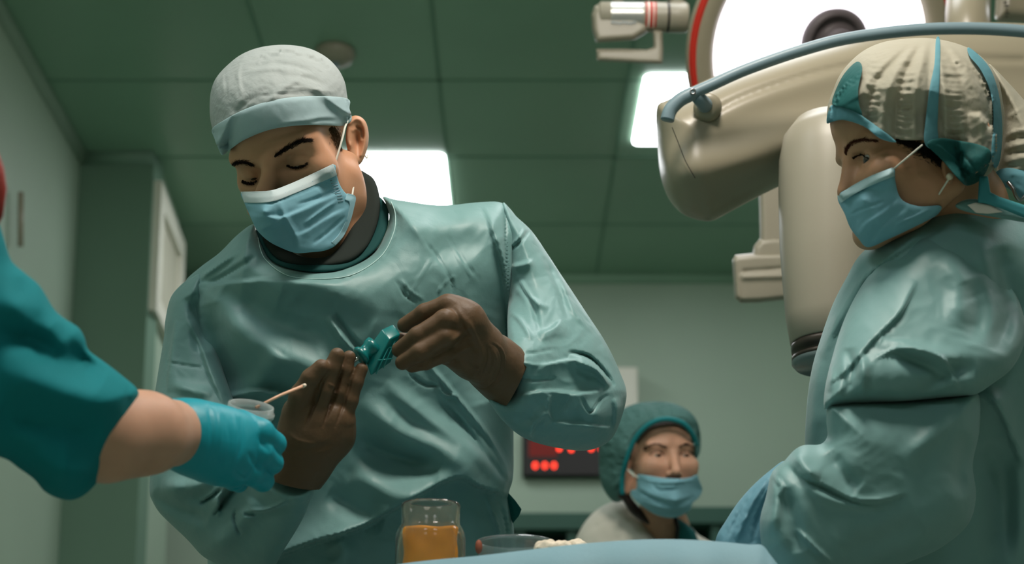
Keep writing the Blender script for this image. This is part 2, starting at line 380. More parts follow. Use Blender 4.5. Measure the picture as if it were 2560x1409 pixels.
def head_body(H, name, m, parent, eyes, nas, tip, neck, ear=None, lid=(0, .0045), h=.0022, strokes=(), wide=1.0, eyeopen=(.0135, .0045), ears=(1, -1), eargeo=None, cran=(.074, .094, .086), jaw=(0, 0), jr=.018, nose=1.0, nk=.012, rim=0, fy=0):
    e1, e2 = eyes; nb = [H.l(p) for p in neck[:-1]]; nr = neck[-1]
    def fn(p):
        d = ell(p, (0, -.012, .045), (cran[0] * wide, cran[1], cran[2])); d = su(d, ell(p, (0, .033 + fy * .5, -.02 + jaw[1] * .5), (.058 * wide, .056, .085 - jaw[1] * .5)), .03)
        d = su(d, ell(p, (0, .045 + fy, .058), (.056 * wide, .044, .045)), .03)
        for s in (1, -1):
            d = su(d, rc(p, (s * .048 * wide, .0, -.055 + jaw[1] * .6), (s * .012, .068 + fy + jaw[0], -.1 + jaw[1]), jr, jr), .03)
            d = su(d, ell(p, (s * .043 * wide, .06 + fy * .7, -.02), (.019, .02, .018)), .02)
        for e in eyes:
            s = 1 if e[0] > 0 else -1
            d = ss(d, ell(p, (e[0], e[1] + .022, e[2] + .0), (.021, .016, .013)), .016)
            d = su(d, rc(p, (e[0] - s * .018, e[1] + .006, e[2] + .021), (e[0] + s * .016, e[1] - .001, e[2] + .022), .008, .007), .014)
            d = su(d, rc(p, (e[0] - s * .02, e[1] - .002, e[2] - .024), (e[0] + s * .018, e[1] - .008, e[2] - .016), .012, .012), .016)
            d = su(d, ell(p, (e[0], e[1] - .0055, e[2]), (.0152, .0145, .0145)), .004)
            d = ss(d, ell(p, (e[0], e[1] + .011, e[2] + lid[0]), (eyeopen[0], .010, eyeopen[1])), .002)
        d = su(d, rc(p, nas, tip, .0065 * nose, .0105 * nose), nk)
        if rim:
            for s in (1, -1): d = su(d, rc(p, (s * .050 * wide, .060, .024), (s * .054 * wide, .055, -.018), rim, rim), .02)
        for s in (1, -1):
            d = su(d, ell(p, (tip[0] + s * .012 * nose, tip[1] - .014, tip[2] - .004), (.0075 * nose, .011 * nose, .0085 * nose)), .006)
            d = ss(d, ell(p, (tip[0] + s * .007, tip[1] - .007, tip[2] - .013), (.0035, .006, .005)), .003)
        for s in ears:
            cx, cy, cz, ry, rz = eargeo if eargeo else (.074, -.014, .0, .019, .033)
            R = np.array([[.9, s * .42, 0], [-s * .42, .9, 0], [0, 0, 1]]).T
            d = su(d, ell(p, (s * cx * wide, cy, cz), (.0065, ry, rz), R), .006)
            d = su(d, ell(p, (s * (cx - .002) * wide, cy + .008, cz - rz * .8), (.006, .009, .011), R), .006)
            d = ss(d, ell(p, (s * (cx + .007) * wide, cy + .001, cz + .002), (.0062, ry * .6, rz * .62), R), .003)
        for a, b, r in zip(nb[:-1], nb[1:], zip(nr[:-1], nr[1:])): d = su(d, rc(p, a, b, r[0], r[1]), .025)
        return d
    allp = np.vstack([nb, [(-.1, -.12, -.13), (.1, .13, .14)]]); R_ = max(nr)
    lo = allp.min(0) - np.array([R_ * .6, R_ * .6, R_ * .6]); hi = np.maximum(allp.max(0), [.1, .135, .14]) + [.02, .0, .01]
    lo = np.minimum(lo, [-.1, -.12, -.14])
    v, f = nets(fn, lo, hi, h); v = H.w(v)
    v = sculpt(v, f, strokes)
    return mesh(name, v, f, m, parent)
def eyeball(H, e, gaze, parent, iris=(70, 60, 50)):
    c = H.w(np.array(e) + np.array([0, -.0045, 0])); g = H.R @ np.array(gaze, float); g /= np.linalg.norm(g)
    r = .0122; prof = []; mi = []
    for k in range(25):
        a = math.pi * k / 24; prof.append((r * math.sin(a) + 1e-5, r * math.cos(a))); mi.append(2 if a < .22 else 1 if a < .5 else 0)
    white = mat('eye_white', (150, 142, 134), .25, .5); ir = mat('iris', iris, .2, .5); pu = mat('pupil', (6, 5, 5), .1, .6)
    return lathe('eye', c, g, prof, white, parent, 32, mats=[white, ir, pu], mi=mi[:-1])
def hairs(name, H_or_none, b, off, line, n, length, width, m, parent, slant=0.35, spread=5, seed=1, lift=.0012):
    rnd = random.Random(seed); pl = spline(line, 10); v = []; f = []
    for i in range(n):
        t = rnd.random() * (len(pl) - 2); k = int(t); q = pl[k] + (pl[k + 1] - pl[k]) * (t - k); dr = pl[min(k + 1, len(pl) - 1)] - pl[k]; dr = dr / (np.linalg.norm(dr) + 1e-6)
        nr = np.array([-dr[1], dr[0]]); env = math.sin(math.pi * (.12 + .8 * t / len(pl))) ; q = q + nr * rnd.gauss(0, spread * env * .55)
        ang = slant + rnd.gauss(0, .25); d2 = dr * math.cos(ang) - nr * math.sin(ang) * (1 if slant >= 0 else 1)
        L = length * (.7 + .6 * rnd.random()); e = q + d2 * L
        p0, n0 = hit(b, q[0], q[1], off); p1, n1 = hit(b, e[0], e[1], off)
        if p0 is None or p1 is None or (p1 - p0).length > .03: continue
        tc = (V(CAM) - p0).normalized(); p0 = p0 + n0 * .0004; p1 = p1 + n1 * lift; ax = (p1 - p0).normalized(); sd = ax.cross(tc).normalized() * width; up = n0 * width
        b0 = len(v); v += [p0 - sd, p0 + sd, p0 + up * 1.6, p1]; f += [(b0, b0 + 1, b0 + 3), (b0 + 1, b0 + 2, b0 + 3), (b0 + 2, b0, b0 + 3), (b0, b0 + 2, b0 + 1)]
    return mesh(name, v, f, m, parent, smooth=False)
def root_off(parent):
    off = Vector((0, 0, 0)); r = parent
    while r: off += r.location; r = r.parent
    return off
# ================================================================== the room
RY = 6.15
cl = [ray_z(-60, -80, ROOM_H), ray_z(203, 388, ROOM_H), ray_z(386, 383, ROOM_H)]
cA, cB, cC = [np.array([p[0], p[1]]) for p in cl]
cD = np.array([ray_y(443, 700, 5.55)[0], 5.55])
cA = cB + (cA - cB) / np.linalg.norm(cA - cB) * 7.5
def wall_prism(name, a, b, th, m, z0=0, z1=ROOM_H):       # a wall between two floor points, thickness to its left
    a = np.array(a); b = np.array(b); t = (b - a) / np.linalg.norm(b - a); n = np.array([-t[1], t[0]]) * th
    q = [a, b, b + n, a + n]; v = [(p[0], p[1], z) for z in (z0, z1) for p in q]
    return structure(mesh(name, v, [(0, 1, 2, 3)[::-1], (4, 5, 6, 7), (0, 1, 5, 4), (1, 2, 6, 5), (2, 3, 7, 6), (3, 0, 4, 7)], m, smooth=False))
wall_prism('wall_left', cA, cB, .12, WALL)
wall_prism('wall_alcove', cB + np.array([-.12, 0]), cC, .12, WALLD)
wall_prism('wall_return', cC + np.array([0, .02]), cD, .1, WALL)
structure(box('wall_back', (-3.6, RY, 0), (4.2, RY + .1, ROOM_H), WALL))
structure(box('wall_right', (3.6, -3.2, 0), (3.7, RY, ROOM_H), WALL))
structure(box('wall_front', (-4.2, -3.3, 0), (3.7, -3.2, ROOM_H), WALL))
structure(box('floor', (-4.2, -3.3, -.1), (3.8, RY + .1, 0), FLOOR))
structure(box('ceiling', (-4.2, -3.3, ROOM_H), (3.8, RY + .1, ROOM_H + .1), CEIL))
k_ = mat('ceiling_joint', (118, 152, 131), .7)
# ceiling joints and coving strips
for i, y in enumerate((ray_z(1200, 200, ROOM_H)[1], ray_z(1200, 392, ROOM_H)[1], ray_z(1200, 560, ROOM_H)[1])):
    structure(box('trim_%d' % (i + 1), (-2.2, y - .006, ROOM_H - .003), (3.6, y + .006, ROOM_H + .01), k_))
for i, px in enumerate((1103, 700, 1560)):
    x = ray_z(px, 250, ROOM_H)[0]; structure(box('trim_%d' % (i + 4), (x - .006, .5, ROOM_H - .003), (x + .006, RY, ROOM_H + .01), k_))
def cove(name, a, b, m):
    return structure(tube(name, [(a[0], a[1], ROOM_H - .012), (b[0], b[1], ROOM_H - .012)], .03, m, n=12))
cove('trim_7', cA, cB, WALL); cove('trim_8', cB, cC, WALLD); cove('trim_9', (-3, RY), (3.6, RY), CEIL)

# ceiling lights (emissive panels)
PANEL = mat('light_panel', (250, 252, 255), .5, emit=10)
def panel(x0, x1, y0, y1, label, grp='square light panels in the ceiling'):
    t = thing('ceiling_light', label, 'ceiling light', ((x0 + x1) / 2, (y0 + y1) / 2, ROOM_H - .012), grp)
    r = .025; pts = []
    for cx, cy, a0 in ((x1 - r, y1 - r, 0), (x0 + r, y1 - r, 90), (x0 + r, y0 + r, 180), (x1 - r, y0 + r, 270)):
        for k in range(6): a = math.radians(a0 + k * 18); pts.append((cx + r * math.cos(a), cy + r * math.sin(a)))
    n = len(pts); v = [(x, y, ROOM_H - .012) for x, y in pts] + [(x, y, ROOM_H) for x, y in pts]
    f = [tuple(range(n))[::-1], tuple(range(n, 2 * n))] + [(i, (i + 1) % n, n + (i + 1) % n, n + i) for i in range(n)]
    mesh('diffuser', v, f, PANEL, t, smooth=False); return t
a = ray_z(1105, 383, ROOM_H); b = ray_z(1115, 512, ROOM_H)
panel(a[0] - .6, a[0] + .01, a[1], a[1] + .6 if b[1] - a[1] > .5 else b[1] + .1, 'square white ceiling light panel behind the capped surgeon\'s neck')
a = ray_z(1612, 185, ROOM_H); b = ray_z(1600, 355, ROOM_H)
panel(a[0], a[0] + .6, a[1], b[1], 'white ceiling light panel left of the large lamp head')
for x, y, lab in ((-.9, 1.2, 'unseen ceiling light panel added over the near left side of the room'), (-.9, -1.4, 'unseen ceiling light panel added behind the camera on the left'), (1.0, -1.4, 'unseen ceiling light panel added behind the camera on the right'), (2.6, 2.6, 'unseen ceiling light panel added above the nurse in profile, outside the frame'), (.45, 2.55, 'unseen ceiling light panel added above and in front of the background nurse')):  # panels out of view, added to brighten the room and the people
    panel(x - .3, x + .3, y - .3, y + .3, lab)
a = ray_z(1795, 383, ROOM_H); b = ray_z(1850, 470, ROOM_H)
panel(a[0], a[0] + .3, a[1], b[1], 'added ceiling light panel hidden behind the large lamp head')  # hidden panel added to lift the light on the back wall

# smoke detector
c = ray_z(838, 128, ROOM_H)
t = thing('smoke_detector', 'round pale smoke detector on the ceiling above the capped surgeon', 'smoke detector', c)
lathe('housing', (c[0], c[1], ROOM_H), (0, 0, -1), [(.001, 0), (.062, 0), (.064, .012), (.055, .03), (.03, .042), (.001, .044)], LAMPD, t)
lathe('sensor', (c[0], c[1], ROOM_H - .04), (0, 0, -1), [(.001, 0), (.014, 0), (.012, .012), (.001, .013)], RAIL, t, 32)

# wall window unit on the return wall (white frame with a pale blind)
t_ = (cD - cC) / np.linalg.norm(cD - cC); nin = np.array([t_[1], -t_[0]])
def on_return(s, z, out=0.0): p = cC + t_ * s + nin * out; return np.array([p[0], p[1], z])
Lr = np.linalg.norm(cD - cC)
def ret_z(px, py, s):                                      # height on the wall where the pixel row meets it at distance s
    p = cC + t_ * s; r = P(px, py, 1.0) - CAM; k = p[1] / r[1]; return CAM[2] + r[2] * k
zt0, zb0 = ret_z(386, 452, .02), ret_z(386, 775, .02)
def slab(name, s0, s1, z0, z1, o0, o1, m, parent):
    v = [on_return(s, z, o) for s in (s0, s1) for o in (o0, o1) for z in (z0, z1)]
    return mesh(name, v, [(0, 1, 3, 2), (4, 6, 7, 5), (0, 4, 5, 1), (2, 3, 7, 6), (0, 2, 6, 4), (1, 5, 7, 3)], m, parent, smooth=False)
wn = thing('window_1', None, None, on_return(Lr / 2, zb0)); structure(wn)
e0, e1 = .015, Lr - .01; fw = .085
slab('frame_side', e0, e0 + fw, zb0, zt0, -.005, .03, WHITE, wn); slab('frame_side', e1 - fw, e1, zb0, zt0, -.005, .03, WHITE, wn)
slab('frame_rail', e0 + fw, e1 - fw, zt0 - fw, zt0, -.005, .03, WHITE, wn); slab('frame_rail', e0 + fw, e1 - fw, zb0, zb0 + fw * .8, -.005, .03, WHITE, wn)
slab('blind', e0 + fw, e1 - fw, zb0 + fw * .8, zt0 - fw, .0, .012, BLIND, wn)
# door handle strip on the left wall
tl = (cB - cA) / np.linalg.norm(cB - cA)
def left_hit(px, py):
    r = P(px, py, 1.0) - CAM; M = np.array([[r[0], -tl[0]], [r[1], -tl[1]]]); s = np.linalg.solve(M, cA - CAM[:2]); return CAM + r * s[0]
a, b = left_hit(28, 480), left_hit(27, 615); nl = np.array([tl[1], -tl[0], 0]) * .03
tag(tube('pull_handle', [a + nl, b + nl], .009, LAMPD), 'pale vertical pull handle on the left wall', 'handle')

# LED wall clock/display behind the elbow
d0 = ray_y(1306, 1196, RY); d1 = ray_y(1535, 1085, RY)
t = thing('wall_display', 'black wall display with red glowing digits below the surgeon\'s elbow', 'display', (d0[0], RY - .05, d0[2]))
box('housing', (d0[0], RY - .05, d0[2]), (d1[0], RY, d1[2]), BLACK, t, .008)
LED = mat('led_red', (255, 60, 40), .5, emit=4); LEDD = mat('led_dim', (120, 30, 24), .5, emit=.16)
for px, py in ((1338, 1163), (1362, 1163), (1385, 1163)):
    c = ray_y(px, py, RY - .052); pts = [c + np.array([.008 * math.sin(a), 0, .012 * math.cos(a)]) for a in np.linspace(0, 2 * math.pi, 13)[:-1]]; pts.append(pts[0])
    tube('digit', pts, .0028, LED, t, n=8)
for px, py in ((1398, 1122), (1428, 1124), (1478, 1122), (1503, 1122), (1514, 1118)):
    c = ray_y(px, py, RY - .052); lathe('indicator', c, (0, -1, 0), [(.001, 0), (.009, 0), (.009, .003), (.001, .003)], LED, t, 20)
a, b = ray_y(1322, 1141, RY - .05), ray_y(1392, 1100, RY - .05)
box('dim_window', (a[0], RY - .053, a[2]), (b[0], RY - .0495, b[2]), LEDD, t)
# white wall box
a, b = ray_y(1470, 1060, RY), ray_y(1589, 936, RY)
tag(box('wall_box', (a[0], RY - .12, a[2]), (b[0], RY, b[2]), WHITE, None, .01), 'white box on the back wall beside the surgeon\'s elbow', 'wall box')
# dark shelving along the back wall
CAB = mat('cabinet_green', (58, 92, 80), .5, .3, mottled=2); CABD = mat('cabinet_inside', (16, 26, 22), .7)
a, b = ray_y(1180, 1283, 5.7), ray_y(1560, 1283, 5.7); c2 = ray_y(2150, 1268, 5.7)
def shelf_unit(x0, x1, zt, label, posts):
    t = thing('cabinet', label, 'cabinet', ((x0 + x1) / 2, 5.9, 0))
    box('back_panel', (x0, 6.1, 0), (x1, 6.14, zt - .02), CAB, t); box('top', (x0, 5.68, zt - .07), (x1, 6.12, zt), CAB, t, .004)
    for z in (.05, .5, .9, 1.25, 1.55):
        if z < zt - .15: box('shelf', (x0 + .02, 5.72, z), (x1 - .02, 6.1, z + .03), CAB, t)
    for x in posts: box('side_panel', (x - .02, 5.7, 0), (x + .02, 6.1, zt - .071), CAB, t)
    box('base', (x0 + .02, 5.71, .0), (x1 - .02, 6.09, .049), CABD, t)
    return t
xs = [ray_y(x, 1330, 5.7)[0] for x in (1160, 1300, 1430, 1590)]
shelf_unit(xs[0] - .05, xs[-1] + .02, a[2], 'dark green open cabinet behind the background nurse\'s left shoulder', xs)
xs = [ray_y(x, 1330, 5.7)[0] for x in (1625, 1790, 2010)]
shelf_unit(xs[0] - .01, xs[-1] + .04, c2[2], 'dark green cabinet between the background nurse and the nurse in profile', xs)
for px in (1385, 1345):
    a = ray_y(px, 1350, 5.85)
ab = ray_y(1425, 1345, 5.62)

# ================================================================== the surgical lamps
# rear lamp head: round, glowing face, red stripe
LC = P(2052, 128, 2.95); ax = (CAM + np.array([.35, 0, .2])) - LC; ax = ax / np.linalg.norm(ax); ax = ax + np.array([0.18, 0, -.16]); ax /= np.linalg.norm(ax)
k = 2.95 / F
t = thing('surgical_lamp', 'round glowing surgical lamp with red rim stripe behind the big lamp head', 'surgical lamp', LC)
GLOW = mat('lamp_glow', (252, 246, 255), .4, emit=2.6)
RO = 340 * k
lathe('housing', LC, ax, [(.001, -.13), (RO * .55, -.12), (RO * .9, -.075), (RO * .985, -.03), (RO, -.004), (RO * .985, .004)], LAMPW, t, 96)
lathe('rim_stripe', LC, ax, [(RO * .983, .0035), (RO * .975, .0085), (RO * .94, .0135), (RO * .935, .012)], RED, t, 96)
lathe('bezel', LC, ax, [(RO * .937, .0128), (RO * .9, .016), (RO * .84, .012), (RO * .81, .004), (RO * .79, -.01)], LAMPW, t, 96)
lathe('glowing_face', LC, ax, [(RO * .8, -.008), (RO * .6, .002), (RO * .25, .006), (.001, .006)], GLOW, t, 96)
hc = P(2085, 108, 2.93) 
lathe('centre_handle', hc, ax, [(.066, -.02), (.068, .012), (.058, .02), (.052, .02), (.05, .012), (.03, .012), (.03, .05), (.022, .056), (.001, .056)], mat('lamp_hub', (92, 84, 86), .45), t, 64)
# drop arm of the rear lamp
tube('arm', [LC - ax * .1, LC - ax * .18 + np.array([0, .05, .12]), LC + np.array([.1, .3, .9]), [LC[0] + .1, LC[1] + .3, ROOM_H]], .035, LAMPW, t)

# front lamp head: large rounded pod, grey rail, camera cylinder
t = thing('surgical_lamp', 'large cream lamp head with grey rail and hanging cylinder above the nurse in profile', 'surgical lamp', P(2080, 300, 2.25))
def pod_d(q): return 2.27 + (q[:, 0] - 1640) * 1.4e-4
pod = [(1642, 268), (1672, 248), (1740, 212), (1840, 168), (1950, 130), (2060, 98), (2180, 75), (2300, 62), (2420, 56), (2560, 58), (2700, 70), (2860, 110), (2900, 300), (2860, 420), (2560, 440), (2350, 445),
       (2150, 430), (1985, 452), (1945, 467), (1870, 505), (1800, 543), (1776, 553), (1742, 549), (1700, 530), (1668, 490), (1650, 432), (1643, 350)]
inflate('lamp_head', pod, pod_d, 110, .11, LAMPW, t, step=9, back=.06, strokes=[
    ('r', [(1650, 445), (1780, 415), (1900, 380), (2040, 330), (2250, 280), (2600, 270)], 60, 16, 1),
    ('b', (1840, 500), (150, 60), -22),
    ('v', [(1765, 290), (1850, 245), (1960, 205), (2080, 172), (2250, 145), (2560, 150)], 16, -5, 1)])
tube('seam', [P(x, y, 2.161) for x, y in spline([(1680, 318), (1697, 360), (1715, 405), (1738, 445)], 6)], .0006, BLACK, t, 6)
rp = spline([(1668, 300), (1676, 275), (1700, 250), (1735, 232), (1780, 212), (1850, 180), (1930, 150), (2010, 124), (2100, 100), (2200, 84), (2300, 74), (2400, 71), (2500, 74), (2600, 84), (2740, 110)], 8)
tube('rail', [P(x, y, 2.13) for x, y in rp], [.0105 if i < 24 else .0088 for i in range(len(rp))], RAIL, t, 16)
tube('rail_mount', [P(1738, 236, 2.13), P(1762, 262, 2.165), P(1768, 266, 2.2)], [.009, .0115, .0125], RAIL, t, 20)
lathe('mount_collar', P(1768, 268, 2.17), P(1768, 268, 2.17) - P(1790, 262, 2.35), [(.001, -.03), (.019, -.03), (.0215, -.012), (.021, .0), (.012, .003), (.001, .003)], LAMPW, t, 40)
lathe('screw', P(1732, 229, 2.12), -FWD, [(.005, -.002), (.0048, .001), (.0028, .0014), (.0024, -.0006), (.001, -.0006)], STEEL, t, 24)
cb = P(2080, 905, 2.1); ctp = P(2072, 350, 2.16); cax = cb - ctp; Lc = np.linalg.norm(cax); cx_ = 1 / F * 2.1
lathe('camera_cylinder', ctp, cax, [(.001, -.03), (.05, -.03), (.068, -.005), (.0745, .03), (.076, .08), (.0745, Lc * .5), (.067, Lc * .8), (.0605, Lc - .03), (.058, Lc - .028), (.001, Lc - .028)], LAMPD, t, 96)
lathe('cylinder_ring', ctp + cax / Lc * (Lc - .029), cax, [(.05, -.001), (.0585, 0), (.0595, .006), (.0585, .014), (.054, .016), (.054, .019), (.0585, .021), (.0585, .027), (.052, .028)], mat('ring_dark', (70, 64, 58), .35, .5, metal=.6), t, 96)
lathe('cylinder_window', ctp + cax / Lc * (Lc - .002), cax, [(.0585, -.003), (.0583, .004), (.053, .010), (.001, .0115)], mat('window_grey', (118, 134, 134), .25, .5), t, 96)
tube('arm', [P(2420, 150, 2.5), P(2420, 20, 2.6), P(2430, -200, 2.8), [ray_z(2430, -200, ROOM_H)[0], 2.9, ROOM_H]], .04, LAMPW, t)

# third lamp edge, top right corner
c = P(2585, -10, 2.9)
t = thing('surgical_lamp', 'edge of another lamp head in the top right corner', 'surgical lamp', c)
inflate('lamp_head', [(2492, 52), (2488, 20), (2492, -20), (2510, -60), (2600, -90), (2700, -60), (2700, 40), (2620, 58), (2540, 55)], lambda q: np.full(len(q), 2.9), 40, .05, LAMPW, t)
for i in range(5): box('mark', P(2510 + i * 3 % 7, 4 + i * 9, 2.85) - .001, P(2516 + i * 5 % 9, 8 + i * 9, 2.85) + .001, BLACK, t)
tube('arm', [P(2600, 0, 2.93), P(2640, -150, 3.0), [ray_z(2640, -150, 2.8)[0], 3.1, ROOM_H]], .03, LAMPW, t)

# articulated joint with label, upper left of lamps
dj = 3.05; t = thing('lamp_arm_joint', 'cream jointed lamp arm end with a silver label and bracket at top', 'lamp arm', P(1600, 40, dj))
u = P(1715, 42, dj) - P(1490, 40, dj); u_n = u / np.linalg.norm(u); r0 = 36 / F * dj
b0 = P(1494, 42, dj)
lathe('barrel', b0, u, [(.001, 0), (r0 * .8, 0), (r0, .006), (r0, .148)], LAMPD, t, 48)
lathe('barrel_end', b0 + u_n * .1525, u, [(r0 * .97, 0), (r0, .002), (r0, .034), (r0 * .9, .041), (.001, .041)], LAMPD, t, 48)
lathe('joint_ring', b0 + u_n * .147, u, [(r0 * .97, 0), (r0 * 1.01, .001), (r0 * 1.01, .005), (r0 * .97, .006)], BLACK, t, 48)
inflate('side_block', [(1478, 38), (1486, 15), (1500, 8), (1560, 20), (1620, 60), (1618, 80), (1586, 100), (1490, 107), (1480, 75)], lambda q: np.full(len(q), dj + .0), 14, .026, LAMPD, t, sharp=True, step=5)
for (n_, x0, x1, mm) in (('silver_label', 1526, 1606, mat('label_silver', (176, 178, 172), .3, .5, metal=.5)), ('red_label', 1612, 1638, RED), ('label_stripe', 1617, 1622, WHITE), ('label_stripe', 1630, 1633, WHITE)):
    s0 = (x0 - 1494) / F * dj; s1 = (x1 - 1494) / F * dj; e = .0004 if 'stripe' not in n_ else .0008
    a_, uu, ww = frame_from(u); v = []; nseg = 20; toc = -FWD; e1 = toc - a_ * (toc @ a_); e1 /= np.linalg.norm(e1); e2 = np.cross(a_, e1)
    for s in (s0, s1):
        for i in range(nseg + 1):
            an = math.radians(-62 + 124 * i / nseg); v.append(b0 + a_ * s + (r0 + e) * (math.cos(an) * e1 + math.sin(an) * e2))
    mesh(n_, v, [(i, i + 1, nseg + 2 + i, nseg + 1 + i) for i in range(nseg)], mm, t)
for i in range(7):
    xx = 1532 + i * 9; c = P(xx, 56 + (i % 3), dj - r0 * .93); box('label_mark', c - np.array([.0025, .001, .0015]), c + np.array([.0025, .001, .0015]), RAIL, t)
lathe('upright', P(1692, 30, dj), UPV, [(.001, -.01), (.0165, -.01), (.0165, .02), (.015, .14), (.001, .14)], LAMPD, t, 32)
tube('small_post', [P(1544, 10, dj), P(1544, -30, dj)], .012, LAMPD, t)
inflate('bracket', [(1632, 74), (1656, 76), (1658, 130), (1656, 160), (1600, 158), (1492, 152), (1490, 122), (1560, 122), (1618, 124), (1634, 118)], lambda q: np.full(len(q), dj), 10, .013, LAMPD, t, sharp=True, step=4)
tube('drop_tube', [P(1692, 0, dj), P(1700, -260, dj), [ray_z(1700, -260, 2.9)[0], P(1700, -260, dj)[1], ROOM_H]], .02, LAMPD, t)

# hanging arm behind the cylinder lamp
da = 2.75; t = thing('lamp_arm_joint', 'cream hanging arm with boxy joint left of the lamp\'s cylinder', 'lamp arm', P(1900, 640, da))
inflate('tube_arm', [(1893, 400), (1970, 380), (1975, 520), (1978, 640), (1900, 640), (1898, 520)], lambda q: np.full(len(q), da), 14, .03, LAMPD, t, sharp=True, step=6)
inflate('elbow', [(1880, 640), (1884, 615), (1900, 595), (1930, 590), (1985, 592), (1990, 660), (1880, 660)], lambda q: np.full(len(q), da), 14, .035, LAMPD, t, sharp=True, step=6)
inflate('joint_box', [(1830, 650), (1838, 637), (1890, 632), (1990, 630), (2000, 700), (2000, 745), (1900, 756), (1850, 757), (1836, 745)], lambda q: np.full(len(q), da), 12, .045, LAMPD, t, sharp=True, step=5,
        strokes=[('v', [(1860, 678), (1990, 668)], 8, -5, 1), ('v', [(1846, 640), (1858, 755)], 5, -3, 1), ('r', [(1860, 692), (1990, 688)], 8, 6, 1)])

# unseen lamp head added above the frame as the key light
oc = np.array([.28, 1.05, 2.72]); od = np.array([-.05, .5, -1.2]); od /= np.linalg.norm(od)
t = thing('surgical_lamp', 'unseen key lamp head added above the frame, shining down over the table', 'surgical lamp', oc)
lathe('housing', oc, od, [(.001, -.1), (.2, -.09), (.3, -.05), (.32, 0), (.3, .01), (.29, -.005), (.001, -.005)], LAMPW, t)
lathe('glowing_face', oc, od, [(.28, .0), (.001, .002)], mat('added_key_face', (255, 246, 236), .4, emit=46), t)
tube('arm', [oc - od * .08, oc - od * .2, [oc[0], oc[1] - .1, ROOM_H]], .03, LAMPW, t)

# ================================================================== the surgeon
SD = 1.98
S = thing('person', 'surgeon in pale cap, blue mask and teal gown with brown gloves, bent over his hands', 'person', (P(860, 1400, SD)[0], P(860, 1400, SD)[1], 0))
HS = Head(-.40, .60, .12, -.282, .535, 1.894)
so = Vector(S.location)
eS = [HS.at(624, 438, (.032, .080, .008)), HS.at(745, 402, (-.032, .080, .008))]
eS = [np.array([e[0], .076, e[2]]) for e in eS]
nasS = HS.at(680, 418, (0, .086, .02)); tipS = HS.at(650, 520, (0, .116, -.03))
neckS = [P(872, 402, 1.92), P(864, 490, 1.925), P(800, 520, 1.93), P(840, 640, 1.96), P(850, 800, 2.0), P(850, 1300, 2.02), [.010, .020, .050, .052, .075, .10]]
body = head_body(HS, 'body', SKIN, S, eS, nasS, tipS, neckS, lid=(-.0075, 0), eyeopen=(.012, .0022), ears=(1,), nose=1.3, nk=.02, rim=.011, cran=(.070, .088, .074), strokes=[
    ('b', (668, 400), (22, 20), 2.5), ('b', (735, 372), (50, 14), 2.5), ('b', (598, 412), (30, 10), 2),
    ('r', [(715, 392), (745, 383), (785, 392)], 4, -1.3), ('r', [(604, 430), (625, 425), (650, 432)], 4, -1.0),
    ('r', [(716, 410), (745, 424), (778, 414)], 5, -1.4), ('r', [(600, 455), (622, 466), (648, 458)], 5, -1.2),
    ('b', (700, 425), (12, 16), -3), ('b', (800, 420), (40, 35), 2.5),
    ('r', [(640, 375), (690, 352), (740, 340)], 5, .7), ('r', [(650, 358), (700, 336), (750, 326)], 4, -.6)])
# ear: outer rim, inner bowl, lobe, with a real outline and thickness
inflate('ear', [(872, 300), (884, 289), (900, 291), (914, 304), (921, 328), (921, 356), (914, 385), (905, 405), (893, 415), (880, 414), (874, 398), (868, 372), (864, 340)], lambda q: 1.915 + (q[:, 0] - 865) * 4e-4, 12, .008, SKIN, body, step=3, strokes=[
    ('r', [(874, 308), (890, 297), (906, 305), (913, 330), (912, 360), (903, 388)], 4.5, 3.0, 1), ('b', (893, 350), (9, 27), -15), ('r', [(888, 316), (904, 324), (906, 350)], 4, -6), ('r', [(880, 330), (892, 318)], 4, 2), ('b', (876, 362), (5, 9), 3), ('b', (884, 400), (9, 9), 3)])
bS = bvh(body)
for e, g in zip(eS, ((-.15, .55, -.8), (-.15, .55, -.8))): eyeball(HS, e, g, body)
DB = mat('brow_hair', (34, 24, 20), .6, .2)
hairs('eyebrow', HS, bS, so, [(686, 392), (706, 378), (734, 362), (756, 352), (776, 352)], 900, 11, .00016, DB, body, slant=.3, spread=5.5, seed=3)
hairs('eyebrow', HS, bS, so, [(572, 418), (590, 408), (612, 406), (632, 412)], 600, 9, .00016, DB, body, slant=.2, spread=5, seed=4)
hairs('eyelashes', HS, bS, so, [(716, 412), (734, 418), (754, 416), (768, 406)], 320, 6, .0003, DB, body, slant=-1.0, spread=3, seed=5, lift=.002)
hairs('eyelashes', HS, bS, so, [(606, 450), (618, 456), (634, 456), (648, 448)], 300, 6, .0003, DB, body, slant=-1.0, spread=3, seed=6, lift=.002)
hairs('sideburn_hair', HS, bS, so, [(826, 318), (838, 335), (846, 355), (852, 372)], 1500, 9, .00016, HAIRB, body, slant=-.2, spread=12, seed=8)

